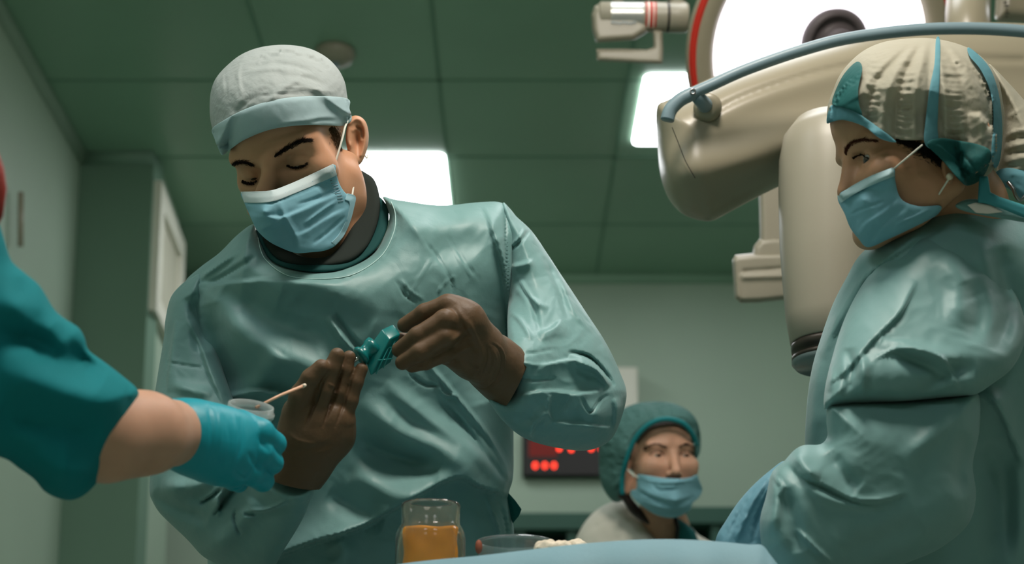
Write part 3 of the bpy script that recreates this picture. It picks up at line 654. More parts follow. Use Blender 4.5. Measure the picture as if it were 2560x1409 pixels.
# cap
crown_o = [(548, 366), (535, 335), (526, 300), (524, 262), (528, 225), (540, 195), (566, 165), (605, 135), (655, 117), (715, 112), (770, 120), (815, 142), (845, 172), (862, 205), (868, 240), (874, 272), (876, 288), (840, 296), (760, 298), (680, 308), (610, 334)]
bodymap = DMap(bS, so, (500, 90, 900, 420)); headfront = lambda q: bodymap(q) - .007
Hc = HS.px((0, -.012, .045))[2]
def capctrl(q): return Hc + .01 + (q[:, 0] - 700) * 9e-5 - (q[:, 1] - 260) * 1e-4
cap = inflate('surgical_cap', crown_o, capctrl, 175, .118, CAPW, S, step=5, over=headfront, noise=2.2, nscale=46, back=.09, strokes=[
    ('f', [(600, 300), (660, 262), (740, 246), (830, 236), (866, 236)], 26, 3), ('v', [(660, 262), (700, 228), (740, 200), (760, 180)], 14, 4),
    ('v', [(602, 150), (596, 190), (604, 240)], 7, 4), ('v', [(560, 185), (566, 220), (560, 255)], 8, -3), ('v', [(620, 170), (680, 158), (740, 165), (790, 185)], 8, -4), ('v', [(610, 182), (680, 172), (730, 178)], 9, 4),
    ('v', [(720, 190), (770, 195), (815, 212)], 9, -3), ('v', [(690, 215), (750, 220), (850, 232)], 7, 3), ('v', [(640, 240), (730, 234), (800, 240)], 6, -3), ('v', [(560, 300), (600, 280), (640, 250)], 9, 3)], seed=2)
cf0 = dome_fn(crown_o, capctrl, 175, .118)
def cf(q): return smin(cf0(q), headfront(q), .012)
def bandd(q): return cf(q) - .004
band_o = [(530, 322), (560, 300), (605, 276), (660, 256), (720, 244), (790, 240), (868, 246), (874, 272), (879, 301), (858, 314), (830, 314), (780, 312), (720, 316), (665, 327), (610, 350), (575, 374), (556, 388), (546, 372), (536, 346)]
inflate('cap_band', band_o, bandd, 12, .003, CAPB, cap, shell=True, step=4, noise=.5, nscale=40, strokes=[('f', [(690, 322), (740, 306), (800, 294), (860, 292)], 10, 2.5), ('v', [(760, 318), (800, 300), (850, 306)], 6, -1.5)])

# undershirt and scrub collar
inflate('undershirt', [(895, 425), (915, 432), (935, 448), (947, 480), (950, 520), (940, 570), (915, 620), (870, 655), (800, 668), (730, 662), (685, 640), (655, 592), (690, 600), (750, 640), (820, 640), (860, 600), (875, 560), (880, 500), (886, 455)],
        rbf([(900, 440, 1.98), (930, 500, 1.95), (915, 600, 1.90), (800, 660, 1.86), (690, 630, 1.87), (655, 590, 1.90), (830, 640, 1.87)]), 14, .012, DARKC, S, step=6)
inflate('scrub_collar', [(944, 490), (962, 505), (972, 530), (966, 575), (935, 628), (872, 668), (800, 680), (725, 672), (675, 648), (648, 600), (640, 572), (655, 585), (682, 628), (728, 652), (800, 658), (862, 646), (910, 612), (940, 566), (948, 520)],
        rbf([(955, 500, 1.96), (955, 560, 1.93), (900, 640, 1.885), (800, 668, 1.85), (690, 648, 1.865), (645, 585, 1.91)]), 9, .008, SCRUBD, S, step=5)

# gown: body of the gown with its sleeves
torso = [(632, 560), (592, 588), (548, 632), (500, 668), (462, 705), (450, 760), (448, 900), (470, 1050), (500, 1250), (520, 1440), (505, 1800), (480, 2500), (900, 2520), (1290, 2480), (1285, 1800), (1288, 1480), (1286, 1345), (1280, 1290), (1272, 1236), (1283, 1190), (1284, 1100), (1283, 1000), (1290, 850), (1325, 700), (1318, 585), (1290, 540), (1256, 507),
         (1200, 505), (1130, 512), (1080, 512), (1030, 505), (985, 498), (957, 491), (966, 512), (973, 540), (967, 575), (935, 630), (872, 666), (800, 677), (728, 671), (680, 648), (655, 612), (642, 580)]
gd = rbf([(632, 560, 1.93), (500, 670, 1.98), (450, 760, 2.02), (470, 1050, 2.03), (520, 1440, 2.04), (1285, 1440, 2.05), (1283, 1100, 2.05), (1300, 800, 2.03), (1256, 507, 2.0), (1100, 510, 1.99), (957, 491, 1.95), (970, 560, 1.93), (870, 666, 1.875), (800, 677, 1.865), (728, 671, 1.865), (655, 612, 1.90),
          (800, 900, 1.95), (1000, 800, 1.96), (900, 1200, 2.0), (480, 2500, 2.1), (1290, 2480, 2.1)])
gown = inflate('gown', torso, gd, 190, .10, GOWN, S, step=5.5, amp=1.9, back=.14, noise=1.5, nscale=85, seed=1, strokes=[
    # neck binding and its stitch line
    ('v', [(642, 590), (668, 640), (722, 680), (800, 689), (878, 678), (945, 636), (978, 580), (982, 535), (972, 500)], 7, 1.6, 1), ('v', [(636, 594), (660, 648), (716, 690), (800, 700), (884, 689), (955, 644), (988, 584), (992, 535)], 3, -1.2, 1),
    # shoulder folds on the left
    ('v', [(610, 600), (560, 650), (500, 700), (450, 740)], 12, 3), ('f', [(860, 712), (700, 700), (600, 705), (480, 715), (440, 735)], 30, 6), ('v', [(640, 640), (560, 690), (500, 720)], 12, -6), ('v', [(600, 628), (540, 668), (490, 700)], 10, 5),
    # big drapes across the chest
    ('r', [(500, 740), (620, 850), (760, 920), (900, 960)], 48, 16), ('r', [(560, 720), (700, 800), (850, 840)], 45, -10), ('r', [(520, 760), (560, 900), (600, 1020)], 26, -12), ('r', [(700, 880), (640, 960), (560, 1000)], 30, 8),
    ('f', [(760, 1030), (720, 992), (640, 978), (560, 990)], 26, 14), ('r', [(700, 740), (830, 780), (930, 820)], 40, -8),
    ('v', [(820, 790), (860, 850), (900, 890)], 16, 6), ('v', [(835, 785), (880, 850), (925, 895)], 13, -7),
    # chest creases near the upper hand
    ('v', [(990, 700), (1010, 735), (1045, 760)], 3.6, -2.50), ('v', [(1000, 695), (1030, 730), (1060, 748)], 4.2, 2.00), ('v', [(1060, 600), (1100, 650), (1128, 700), (1135, 745)], 4.2, -2.00), ('v', [(1120, 590), (1160, 650), (1200, 700)], 3.0, -1.25), ('v', [(1112, 592), (1152, 655), (1190, 705)], 3.0, 1.25),
    ('v', [(1085, 640), (1050, 690), (1030, 730)], 3.6, 1.50), ('v', [(1090, 735), (1120, 700), (1140, 690)], 3.0, 1.50), ('f', [(1210, 512), (1230, 570), (1262, 680), (1275, 860)], 22, 7), ('r', [(1000, 560), (1100, 560), (1220, 540)], 30, 6), ('r', [(1050, 640), (1150, 620), (1230, 600)], 30, -4),
    ('v', [(1262, 512), (1264, 600), (1268, 720), (1266, 900)], 5, -5, 1),
    ('r', [(1140, 800), (1200, 900), (1230, 1000)], 40, -12),
    # lower drapes
    ('r', [(900, 1000), (1000, 1080), (1120, 1130), (1230, 1180)], 34, 13), ('r', [(880, 1090), (980, 1140), (1100, 1170)], 30, -13), ('r', [(960, 960), (1060, 1040), (1180, 1120), (1270, 1210)], 22, 9), ('v', [(1100, 1000), (1180, 1090), (1275, 1215)], 12, -7),
    ('v', [(1060, 900), (1130, 980), (1220, 1090), (1270, 1180)], 10, 5), ('r', [(880, 1180), (980, 1230), (1080, 1240)], 30, 9), ('r', [(820, 1230), (900, 1280), (960, 1300)], 26, -8), ('v', [(1090, 950), (1110, 985), (1150, 990)], 6, 4), ('v', [(1020, 930), (1060, 960), (1100, 965)], 6, -4),
    # the blouse hanging over the belt
    ('f', [(560, 1440), (760, 1360), (900, 1315), (1020, 1250), (1140, 1192), (1200, 1215), (1280, 1238)], 60, 22, 1), ('v', [(1215, 1240), (1245, 1320), (1255, 1409)], 7, 5), ('v', [(1240, 1240), (1262, 1300), (1275, 1400)], 6, -4),
    ('r', [(830, 1330), (860, 1380), (850, 1440)], 30, 10)])
lsl = [(505, 690), (522, 780), (545, 880), (570, 960), (605, 1050), (650, 1120), (690, 1175), (735, 1205), (782, 1218), (776, 1250), (752, 1305), (712, 1370), (672, 1430), (600, 1450), (545, 1412), (505, 1388), (470, 1350), (430, 1312), (398, 1280), (380, 1250), (374, 1230), (375, 1190), (382, 1100), (386, 1000), (392, 950), (402, 890), (410, 840), (414, 795), (426, 745), (450, 714), (478, 694)]
lsd = rbf([(480, 700, 1.96), (414, 800, 1.97), (540, 850, 1.95), (390, 1000, 1.93), (570, 1000, 1.90), (376, 1200, 1.90), (505, 1388, 1.88), (600, 1450, 1.88), (650, 1120, 1.80), (700, 1370, 1.80), (690, 1175, 1.76), (782, 1218, 1.73), (752, 1305, 1.76)])
sl1 = inflate('sleeve', lsl, lsd, 75, .05, GOWN, gown, step=4.5, amp=1.8, back=.06, noise=1.5, nscale=60, seed=4, strokes=[
    ('v', [(420, 905), (460, 912), (500, 918)], 5, -2, 1), ('f', [(470, 800), (500, 860), (528, 940), (560, 1010)], 20, 7), ('f', [(440, 800), (430, 870), (420, 980)], 18, 6), ('r', [(470, 740), (500, 800), (510, 880)], 20, -10), ('r', [(430, 960), (480, 975), (530, 985)], 14, 5),
    ('r', [(400, 1220), (480, 1215), (545, 1195)], 22, 10), ('f', [(545, 1290), (550, 1240), (580, 1205), (620, 1190)], 18, 12), ('v', [(500, 1260), (530, 1240), (560, 1218)], 8, -9), ('v', [(505, 1250), (540, 1228)], 6, 5), ('v', [(535, 1288), (570, 1240), (590, 1210)], 8, -12),
    ('r', [(380, 1235), (440, 1270), (520, 1300)], 16, -8), ('r', [(520, 1390), (590, 1320), (640, 1250)], 26, 8), ('v', [(590, 1270), (586, 1300), (600, 1340)], 6, -6), ('v', [(625, 1275), (670, 1272), (720, 1250)], 8, 6), ('v', [(610, 1285), (640, 1286)], 6, -5),
    ('r', [(640, 1200), (700, 1235), (770, 1245)], 16, 6)])
rsl = [(1256, 507), (1290, 540), (1330, 578), (1370, 636), (1400, 682), (1440, 742), (1475, 795), (1505, 840), (1530, 885), (1550, 930), (1566, 975), (1562, 1015), (1548, 1060), (1532, 1092), (1505, 1114), (1460, 1126), (1400, 1120), (1340, 1106), (1300, 1088), (1268, 1062), (1240, 1030), (1218, 990), (1250, 996), (1280, 985), (1290, 950), (1294, 915), (1288, 885), (1272, 868), (1268, 800), (1274, 700), (1268, 600)]
rsd = rbf([(1256, 507, 1.99), (1330, 578, 1.99), (1440, 742, 1.96), (1270, 750, 1.95), (1530, 885, 1.93), (1566, 980, 1.92), (1460, 1126, 1.90), (1340, 1106, 1.86), (1240, 1030, 1.82), (1288, 900, 1.78), (1380, 950, 1.86)])
sl2 = inflate('sleeve', rsl, rsd, 85, .06, GOWN, gown, step=4.5, amp=1.8, back=.06, noise=2.2, nscale=55, seed=9, strokes=[
    ('v', [(1282, 620), (1305, 600), (1325, 572)], 6, -3.5, 1), ('v', [(1276, 615), (1298, 594), (1316, 566)], 5, 2.5, 1), ('f', [(1335, 652), (1300, 662), (1272, 668)], 16, 7), ('f', [(1370, 770), (1330, 745), (1300, 700)], 16, 8),
    ('f', [(1405, 800), (1380, 822), (1345, 835)], 20, 8), ('v', [(1290, 700), (1330, 760), (1350, 830)], 12, -6), ('v', [(1400, 680), (1430, 770), (1480, 830)], 10, 5), ('v', [(1360, 640), (1400, 730), (1420, 800)], 12, -4),
    ('v', [(1275, 780), (1300, 800), (1330, 850)], 10, 5), ('f', [(1530, 962), (1500, 925), (1470, 900), (1425, 882)], 20, 11), ('v', [(1420, 880), (1470, 892), (1510, 930), (1535, 965)], 8, -11), ('v', [(1440, 905), (1490, 925), (1520, 965)], 8, 6),
    ('f', [(1500, 920), (1430, 900), (1340, 922)], 18, 5), ('f', [(1535, 995), (1540, 1020), (1536, 1080)], 14, 6), ('f', [(1510, 975), (1440, 985), (1370, 978), (1300, 990)], 20, 8), ('f', [(1380, 1058), (1370, 1020), (1378, 985)], 14, 6), ('f', [(1530, 1070), (1450, 1062), (1380, 1056)], 18, 7),
    ('v', [(1452, 990), (1475, 1030), (1500, 1000), (1520, 985)], 5, -4), ('f', [(1325, 1100), (1335, 1060), (1370, 1030)], 20, 8), ('r', [(1240, 1010), (1300, 1040), (1360, 1050)], 22, -7),
    ('v', [(1300, 905), (1340, 912), (1400, 905)], 7, 2.5), ('v', [(1296, 940), (1330, 950), (1390, 945)], 7, -2.5), ('v', [(1300, 885), (1345, 880), (1390, 870)], 7, -2), ('r', [(1420, 1000), (1480, 1030), (1500, 1060)], 30, 8)])
nl = [(645, 594), (662, 646), (718, 688), (800, 697), (882, 686), (952, 641), (984, 582), (988, 535), (978, 505)]
gb = bvh(gown); pts_ = []
for x, y in spline(nl, 14):
    h_, n_ = hit(gb, x, y, so)
    if h_ is not None: pts_.append(np.array(h_) - FWD * .0006)
tube('neck_stitching', pts_, .0007, mat('thread', (186, 216, 212), .7), gown, 6)
# belt end
inflate('belt_tie', [(1262, 1232), (1272, 1232), (1288, 1250), (1304, 1272), (1298, 1288), (1282, 1308), (1274, 1285)], lambda q: np.full(len(q), 2.03), 6, .002, mat('belt_green', (20, 92, 88), .7), gown, sharp=True, step=3, strokes=[('v', [(1275, 1240), (1290, 1295)], 8, 2)])
# trousers and shoes below the gown
def legs(parent, x, y, m, dx=.11):
    def fn(p):
        d = 1e3
        for s in (-1, 1):
            d = np.minimum(d, rc(p, (x + s * dx, y, .55), (x + s * dx, y, .06), .085, .055)); 
        return d
    v, f = nets(fn, (x - .24, y - .14, .02), (x + .24, y + .14, .66), .012); mesh('trousers', v, f, m, parent)
    for s in (-1, 1):
        v, f = nets(lambda p: np.maximum(ell(p, (x + s * dx, y - .06, .03), (.05, .14, .06)), .004 - p[..., 2]), (x + s * dx - .07, y - .22, -.01), (x + s * dx + .07, y + .1, .1), .008)
        mesh('shoe', v, f, WHITE, parent)
legs(S, P(880, 1400, 2.05)[0], P(880, 1400, 2.05)[1], SCRUBD)

# mask
mk = [(603, 481), (640, 480), (680, 477), (720, 463), (770, 441), (833, 411), (840, 432), (850, 462), (866, 484), (888, 492), (884, 520), (874, 556), (858, 590), (838, 614), (812, 626), (780, 630), (740, 632), (700, 618), (668, 600), (642, 574), (626, 542), (612, 510)]
mkd = rbf([(603, 481, 1.815), (680, 478, 1.755), (660, 530, 1.745), (720, 520, 1.765), (833, 411, 1.855), (800, 480, 1.815), (888, 492, 1.89), (860, 580, 1.875), (740, 632, 1.80), (700, 600, 1.775), (640, 570, 1.785), (780, 570, 1.815), (620, 530, 1.80), (760, 500, 1.79)])
mm_ = DMap(bS, so, (590, 400, 900, 650), 6); mask = inflate('face_mask', mk, mkd, 14, .004, MASK, S, amp=1.7, over=lambda q: mm_(q) - .005, shell=True, step=4, noise=.7, nscale=40, strokes=[
    ('f', [(860, 480), (800, 505), (740, 532), (700, 545), (640, 540), (622, 536)], 22, 3.5), ('f', [(872, 520), (820, 545), (760, 582), (730, 588)], 18, 3), ('v', [(700, 500), (712, 540), (740, 590), (745, 625)], 14, 3), ('v', [(850, 470), (800, 492), (740, 512)], 7, -2.5),
    ('v', [(845, 500), (800, 530), (760, 560)], 7, 3), ('f', [(640, 578), (690, 560), (705, 545)], 14, 3), ('v', [(862, 540), (820, 580), (780, 610)], 7, -2.5), ('v', [(612, 508), (660, 510), (700, 502), (780, 472), (842, 442)], 3, -1.0, 1), ('v', [(622, 495), (680, 492), (760, 462), (838, 428)], 4, 1.2, 1)])
mb = bvh(mask)
def on(b, off, pts, lift, fallback=1.8):
    out = []
    for x, y in spline(pts, 5):
        p, n = hit(b, x, y, off); 
        if p is not None: out.append(np.array(p) - FWD * lift)
    return out
def strip(name, top, bot, dfn, m, parent, lift=.0015, step=3.5):
    return inflate(name, list(top) + list(bot)[::-1], lambda q: dfn(q) - lift, 3, .0006, m, parent, shell=True, sharp=True, step=step)
mfront = lambda q: smin(mkd(q), mm_(q) - .005, .02) - .004 * np.clip(pdist(q, resample(spline(mk, 5, True), 10)) / 14, 0, 1)
strip('mask_edge_band', spline([(602, 479), (640, 478), (680, 475), (720, 461), (770, 439), (833, 409)], 5), spline([(610, 506), (645, 507), (685, 503), (725, 488), (778, 466), (843, 438)], 5), mfront, MASKW, mask)
strip('mask_edge_band', spline([(868, 483), (889, 491), (885, 520), (875, 556), (859, 590), (838, 614)], 5), spline([(862, 500), (873, 505), (872, 525), (862, 556), (848, 584), (828, 606)], 5), mfront, mat('mask_side', (150, 190, 200), .6), mask)
for k in range(9):
    y = 452 + k * 6.5; x = 826 + k * 2.4
    tube('stitch', [P(x, y, mfront(np.array([[x, y]]))[0] - .002), P(x + 14, y - 3.5, mfront(np.array([[x + 14, y]]))[0] - .002)], .0004, RAIL, mask, 5)
tube('ear_loop', spline([P(836, 412, 1.845), P(846, 380, 1.848), P(856, 345, 1.855), P(863, 316, 1.868), P(872, 298, 1.905)], 5), .0014, ELAST, mask, 8)
tube('ear_loop', spline([P(880, 490, 1.878), P(884, 462, 1.89), P(887, 425, 1.905), P(892, 414, 1.915)], 5), .0014, ELAST, mask, 8)
tube('ear_loop', spline([P(912, 388, 1.93), P(917, 395, 1.93), P(919, 388, 1.932)], 5), .001, ELAST, mask, 8)

# gloved hands
def hand(name, bones, m, parent, strokes=(), k=.004, h=.0016, extra=(), palm_k=.02, cut=None):
    """bones: ((px,py,depth,radius) chains); the first chain list is the palm and wrist"""
    palm, fingers = bones
    pl = [[(P(*j[:3]), j[3]) for j in c] for c in palm]; fg = [[(P(*j[:3]), j[3]) for j in c] for c in fingers]
    allp = np.array([j[0] for c in pl + fg for j in c]); R_ = max(j[1] for c in pl + fg for j in c) + .008
    def fn(p):
        d = None
        for c in pl:
            for a, b in zip(c[:-1], c[1:]):
                e = rc(p, a[0], b[0], a[1], b[1]); d = e if d is None else su(d, e, palm_k)
        for c in fg:
            f_ = None
            for a, b in zip(c[:-1], c[1:]):
                e = rc(p, a[0], b[0], a[1], b[1]); f_ = e if f_ is None else su(f_, e, .004)
            d = su(d, f_, k)
        for c, r in extra: d = ss(d, np.linalg.norm(p - P(*c).astype(np.float32), axis=-1) - r, .004)
        if cut: d = np.maximum(d, (p - P(*cut[0]).astype(np.float32)) @ np.array(cut[1], np.float32))
        return d
    v, f = nets(fn, allp.min(0) - R_, allp.max(0) + R_, h); v = sculpt(v, f, strokes)
    return mesh(name, v, f, m, parent)
U = lambda *a: a
# his left hand, holding the green applicator
g1 = hand('glove', ([
    [U(1310, 966, 1.80, .0320), U(1262, 934, 1.795, .0335), U(1225, 902, 1.77, .031), U(1178, 868, 1.735, .027), U(1150, 815, 1.705, .022)],
    [U(1200, 860, 1.735, .024), U(1165, 800, 1.70, .018), U(1128, 770, 1.70, .015)],
    [U(1180, 890, 1.74, .024), U(1140, 868, 1.71, .019), U(1110, 872, 1.705, .014)]],
    [[U(1150, 790, 1.70, .0135), U(1118, 762, 1.695, .0122), U(1062, 782, 1.70, .0108), U(1012, 812, 1.712, .0092)],
     [U(1160, 810, 1.70, .0132), U(1112, 800, 1.675, .0125), U(1045, 840, 1.675, .011), U(998, 874, 1.69, .0092)],
     [U(1160, 840, 1.705, .0132), U(1110, 842, 1.675, .012), U(1050, 880, 1.67, .0105), U(1006, 906, 1.682, .0088)],
     [U(1150, 870, 1.71, .013), U(1112, 882, 1.69, .011), U(1065, 903, 1.685, .0095), U(1030, 914, 1.69, .0082)],
     [U(1190, 900, 1.76, .016), U(1130, 880, 1.76, .0135), U(1060, 860, 1.745, .0115), U(1000, 850, 1.728, .0095)]]), GLOVEB, S, cut=((1294, 950, 1.80), .90 * RGT - .42 * UPV + .15 * FWD), strokes=[
    ('r', [(1135, 762), (1160, 800), (1185, 850)], 7, 1.8), ('r', [(1150, 800), (1170, 840), (1195, 880)], 6, -1.6), ('r', [(1165, 790), (1185, 830), (1200, 870)], 5, 1.5), ('r', [(1120, 860), (1150, 835), (1175, 815)], 5, 1.6), ('r', [(1125, 872), (1155, 850), (1180, 830)], 4, -1.6),
    ('r', [(1130, 890), (1160, 872), (1190, 862)], 5, 1.4), ('r', [(1215, 860), (1222, 900), (1200, 955)], 4, -1.5), ('r', [(1200, 855), (1205, 900), (1180, 945)], 4, 1.2), ('r', [(1232, 870), (1240, 910), (1215, 965)], 4, 1.2),
    ('v', [(1222, 855), (1246, 872), (1254, 905), (1244, 945), (1215, 970), (1190, 966)], 3, -1.6), ('v', [(1230, 853), (1254, 872), (1262, 905), (1250, 950), (1220, 976)], 3, 1.2), ('b', (1135, 905), (10, 8), -3), ('r', [(1175, 905), (1195, 925), (1200, 945)], 4, -1.5)])
# his right hand, fingers raised, back of the hand toward the viewer
g2 = hand('glove', ([
    [U(716, 1250, 1.73, .0280), U(735, 1200, 1.72, .0270), U(757, 1150, 1.715, .0265), U(785, 1095, 1.705, .029), U(795, 1045, 1.695, .026)],
    [U(757, 1150, 1.715, .026), U(755, 1090, 1.70, .024), U(748, 1030, 1.69, .019)],
    [U(775, 1140, 1.715, .025), U(835, 1085, 1.71, .021), U(850, 1045, 1.70, .017)]],
    [[U(736, 1060, 1.69, .0165), U(752, 990, 1.672, .0135), U(778, 946, 1.665, .0115), U(804, 918, 1.662, .0098)],
     [U(792, 1040, 1.688, .0125), U(812, 975, 1.675, .0112), U(830, 920, 1.672, .0102), U(843, 888, 1.67, .0090)],
     [U(826, 1040, 1.695, .0112), U(846, 980, 1.69, .0102), U(862, 925, 1.688, .0092), U(873, 892, 1.687, .0078)],
     [U(856, 1050, 1.70, .0122), U(874, 1000, 1.694, .0100), U(889, 955, 1.692, .0088), U(904, 922, 1.692, .0076)],
     [U(800, 1100, 1.735, .016), U(846, 1050, 1.745, .013), U(856, 1000, 1.745, .010), U(860, 970, 1.742, .009)]]), GLOVEB, S, k=.0025, cut=((735, 1206, 1.72), -.24 * RGT - .95 * UPV + .2 * FWD), strokes=[
    ('r', [(768, 1052), (790, 1000), (812, 940)], 4, -2.5), ('r', [(812, 1052), (838, 985), (856, 915)], 4, -2.5), ('r', [(775, 960), (790, 970), (800, 985)], 4, -1), ('r', [(818, 958), (836, 966), (842, 972)], 3, 1.2), ('r', [(708, 1130), (760, 1125), (830, 1110)], 8, -1.5),
    ('r', [(760, 1075), (785, 1010), (805, 950)], 3.5, -3), ('r', [(806, 1070), (832, 1000), (853, 925)], 3.5, -3), ('r', [(838, 1070), (862, 1000), (884, 925)], 3, -2.5), ('r', [(720, 1080), (745, 1100), (790, 1110)], 5, 1)])
# ================================================================== things in hands
AP = mat('applicator_green', (14, 112, 110), .25, .6)
t = thing('applicator', 'dark green plastic clip applicator with metal tip between the surgeon\'s gloved hands', 'medical tool', P(950, 880, 1.7))
da_ = 1.70
q8 = [P(*c) for c in ((954, 822, 1.700), (983, 809, 1.712), (1002, 834, 1.704), (974, 848, 1.690), (908, 884, 1.702), (944, 872, 1.720), (978, 906, 1.706), (926, 941, 1.690))]
ab_ = mesh('body', q8, [(0, 1, 2, 3)[::-1], (4, 5, 6, 7), (0, 1, 5, 4), (1, 2, 6, 5), (2, 3, 7, 6), (3, 0, 4, 7)], AP, t)
md = ab_.modifiers.new('b', 'BEVEL'); md.width = .0016; md.segments = 3; md.limit_method = 'NONE'
APL = mat('applicator_rib', (30, 140, 136), .3, .5)
for (a_, b_) in (((982, 846), (940, 934)), ((992, 841), (958, 920)), ((960, 868), (990, 868)), ((945, 900), (982, 896))):
    f_ = lambda x, y: 1.690 + (x - 950) * 3.2e-4 - .0008 + (0 if x < 950 else 0)
    tube('rib', [P(a_[0], a_[1], f_(*a_)), P(b_[0], b_[1], f_(*b_))], .0007, APL, t, 8)
ta = P(884, 903, 1.692); tb = P(925, 872, 1.70)
lathe('nozzle', P(898, 893, 1.695), tb - ta, [(.001, 0), (.0105, .0), (.0125, .003), (.0115, .006), (.009, .008), (.0095, .014), (.012, .018), (.0125, .024), (.001, .025)], AP, t, 40)
lathe('metal_tip', ta, tb - ta, [(.0008, 0), (.0022, .001), (.0024, .012), (.001, .0125)], mat('bright_steel', (230, 226, 220), .15, .5, metal=1), t, 24)

t = thing('swab_stick', 'thin pale wooden swab stick leaning out of the clear specimen jar', 'stick', P(700, 990, 1.6))
tube('shaft', [P(640, 1018, 1.575), P(700, 988, 1.60), P(761, 963, 1.625)], [.0016, .0017, .0019], mat('stick_wood', (232, 182, 150), .4, .5), t, 12)
tube('tip', [P(757, 965, 1.6225), P(763, 962, 1.626)], [.0024, .002], mat('stick_tip', (240, 222, 200), .5), t, 12)

# specimen jar held in the teal glove
GLASS = mat('clear_plastic', (232, 240, 238), .08, .5, trans=.92, ior=1.3)
c0 = P(628, 1012, 1.555); axj = UPV * .97 + RGT * .20 - FWD * .32; axj /= np.linalg.norm(axj); rj = .0262
t = thing('specimen_jar', 'small clear plastic specimen jar held open in the teal gloved hand', 'jar', c0 - axj * .06)
prof = [(rj * .9, -.055), (rj, -.05), (rj, -.020), (rj * .93, -.017), (rj * .93, -.012), (rj * 1.02, -.011), (rj * 1.02, -.007), (rj * .95, -.006), (rj * .95, 0), (rj * .87, 0), (rj * .86, -.012), (rj * .90, -.02), (rj * .90, -.05), (.0005, -.051)]
lathe('body', c0, axj, [(.0005, -.055)] + prof, mat('cloudy_plastic', (214, 224, 220), .15, .5, trans=.6, ior=1.3), t, 64)
lathe('sample', c0, axj, [(.0005, -.0495), (rj * .88, -.049), (rj * .88, -.034), (.0005, -.034)], mat('sample_pink', (206, 150, 146), .4, .4), t, 40)

# ================================================================== the assistant reaching in from the left
A = thing('person', 'assistant reaching in from the left in dark teal scrubs and a teal glove', 'person', (P(-150, 1400, 1.3)[0], P(-150, 1400, 1.3)[1], 0))
# forearm, bare skin, running into the glove and up the sleeve to the body and neck
def arm_fn(chain, k=.02):
    c = [(P(*j[:3]), j[3]) for j in chain]
    def fn(p):
        d = None
        for a, b in zip(c[:-1], c[1:]):
            e = rc(p, a[0], b[0], a[1], b[1]); d = e if d is None else su(d, e, k)
        return d
    pts = np.array([j[0] for j in c]); R_ = max(j[1] for j in c) + .01
    return fn, pts.min(0) - R_, pts.max(0) + R_
fn, lo, hi = arm_fn([(-420, 330, 1.30, .075), (-400, 500, 1.33, .05), (-420, 760, 1.34, .05), (-150, 900, 1.33, .048), (120, 1050, 1.335, .044), (260, 1088, 1.365, .0415), (360, 1082, 1.40, .0375), (450, 1082, 1.48, .0335)])
v, f = nets(fn, lo, hi, .006); ab = mesh('body', v, f, SKINF, A)
tube('hair', [P(-60, 330, 1.2), P(-14, 425, 1.2), P(-3, 470, 1.2), P(-12, 530, 1.2), P(-60, 600, 1.21)], [.012, .008, .0065, .007, .010], mat('hair_red', (150, 40, 24), .5, .5, [('noise', 300, .5, .003)]), A)
slv = [(-10, 545), (8, 590), (28, 650), (62, 682), (100, 715), (135, 772), (165, 798), (196, 818), (212, 845), (222, 875), (262, 905), (305, 938), (345, 975), (341, 1010), (322, 1068), (292, 1120), (256, 1185), (222, 1228), (186, 1248), (150, 1246), (112, 1228), (86, 1198), (50, 1172), (0, 1142), (-120, 1130), (-300, 1200), (-600, 1300), (-650, 800), (-500, 560), (-250, 480), (-60, 500)]
svd = rbf([(-150, 800, 1.29), (-10, 545, 1.28), (345, 975, 1.375), (190, 1240, 1.36), (200, 820, 1.33), (0, 1140, 1.31), (-600, 1300, 1.30), (-500, 560, 1.30), (100, 715, 1.31), (290, 1120, 1.37)])
inflate('scrub_sleeve', slv, svd, 170, .075, SCRUB, A, step=7, noise=1.0, nscale=120, back=.06, seed=12, amp=1.4, strokes=[
    ('r', [(-20, 740), (80, 780), (160, 850), (240, 900)], 40, 10), ('r', [(-20, 830), (80, 850), (180, 900), (260, 950)], 38, -14), ('r', [(-20, 930), (100, 960), (220, 990), (320, 1000)], 42, 9), ('r', [(0, 1030), (120, 1060), (250, 1090)], 40, -8),
    ('r', [(150, 800), (180, 860), (230, 930)], 22, -8), ('r', [(60, 690), (70, 760), (120, 820)], 25, -6), ('r', [(80, 1140), (160, 1180), (240, 1180)], 30, 6), ('v', [(331, 972), (328, 1010), (308, 1066), (280, 1116), (244, 1180), (212, 1220), (180, 1238)], 6, 2.0, 1), ('v', [(320, 968), (316, 1006), (297, 1060), (268, 1110), (232, 1172), (200, 1210)], 4, -1.5, 1)])
inflate('scrub_top', [(-250, 480), (-60, 640), (-40, 1100), (-60, 1600), (-100, 2700), (-900, 2750), (-900, 700), (-600, 520)], lambda q: np.full(len(q), 1.38), 180, .1, SCRUB, A, step=24, back=.1)
legs(A, P(-500, 1400, 1.4)[0], P(-500, 1400, 1.4)[1], SCRUB)
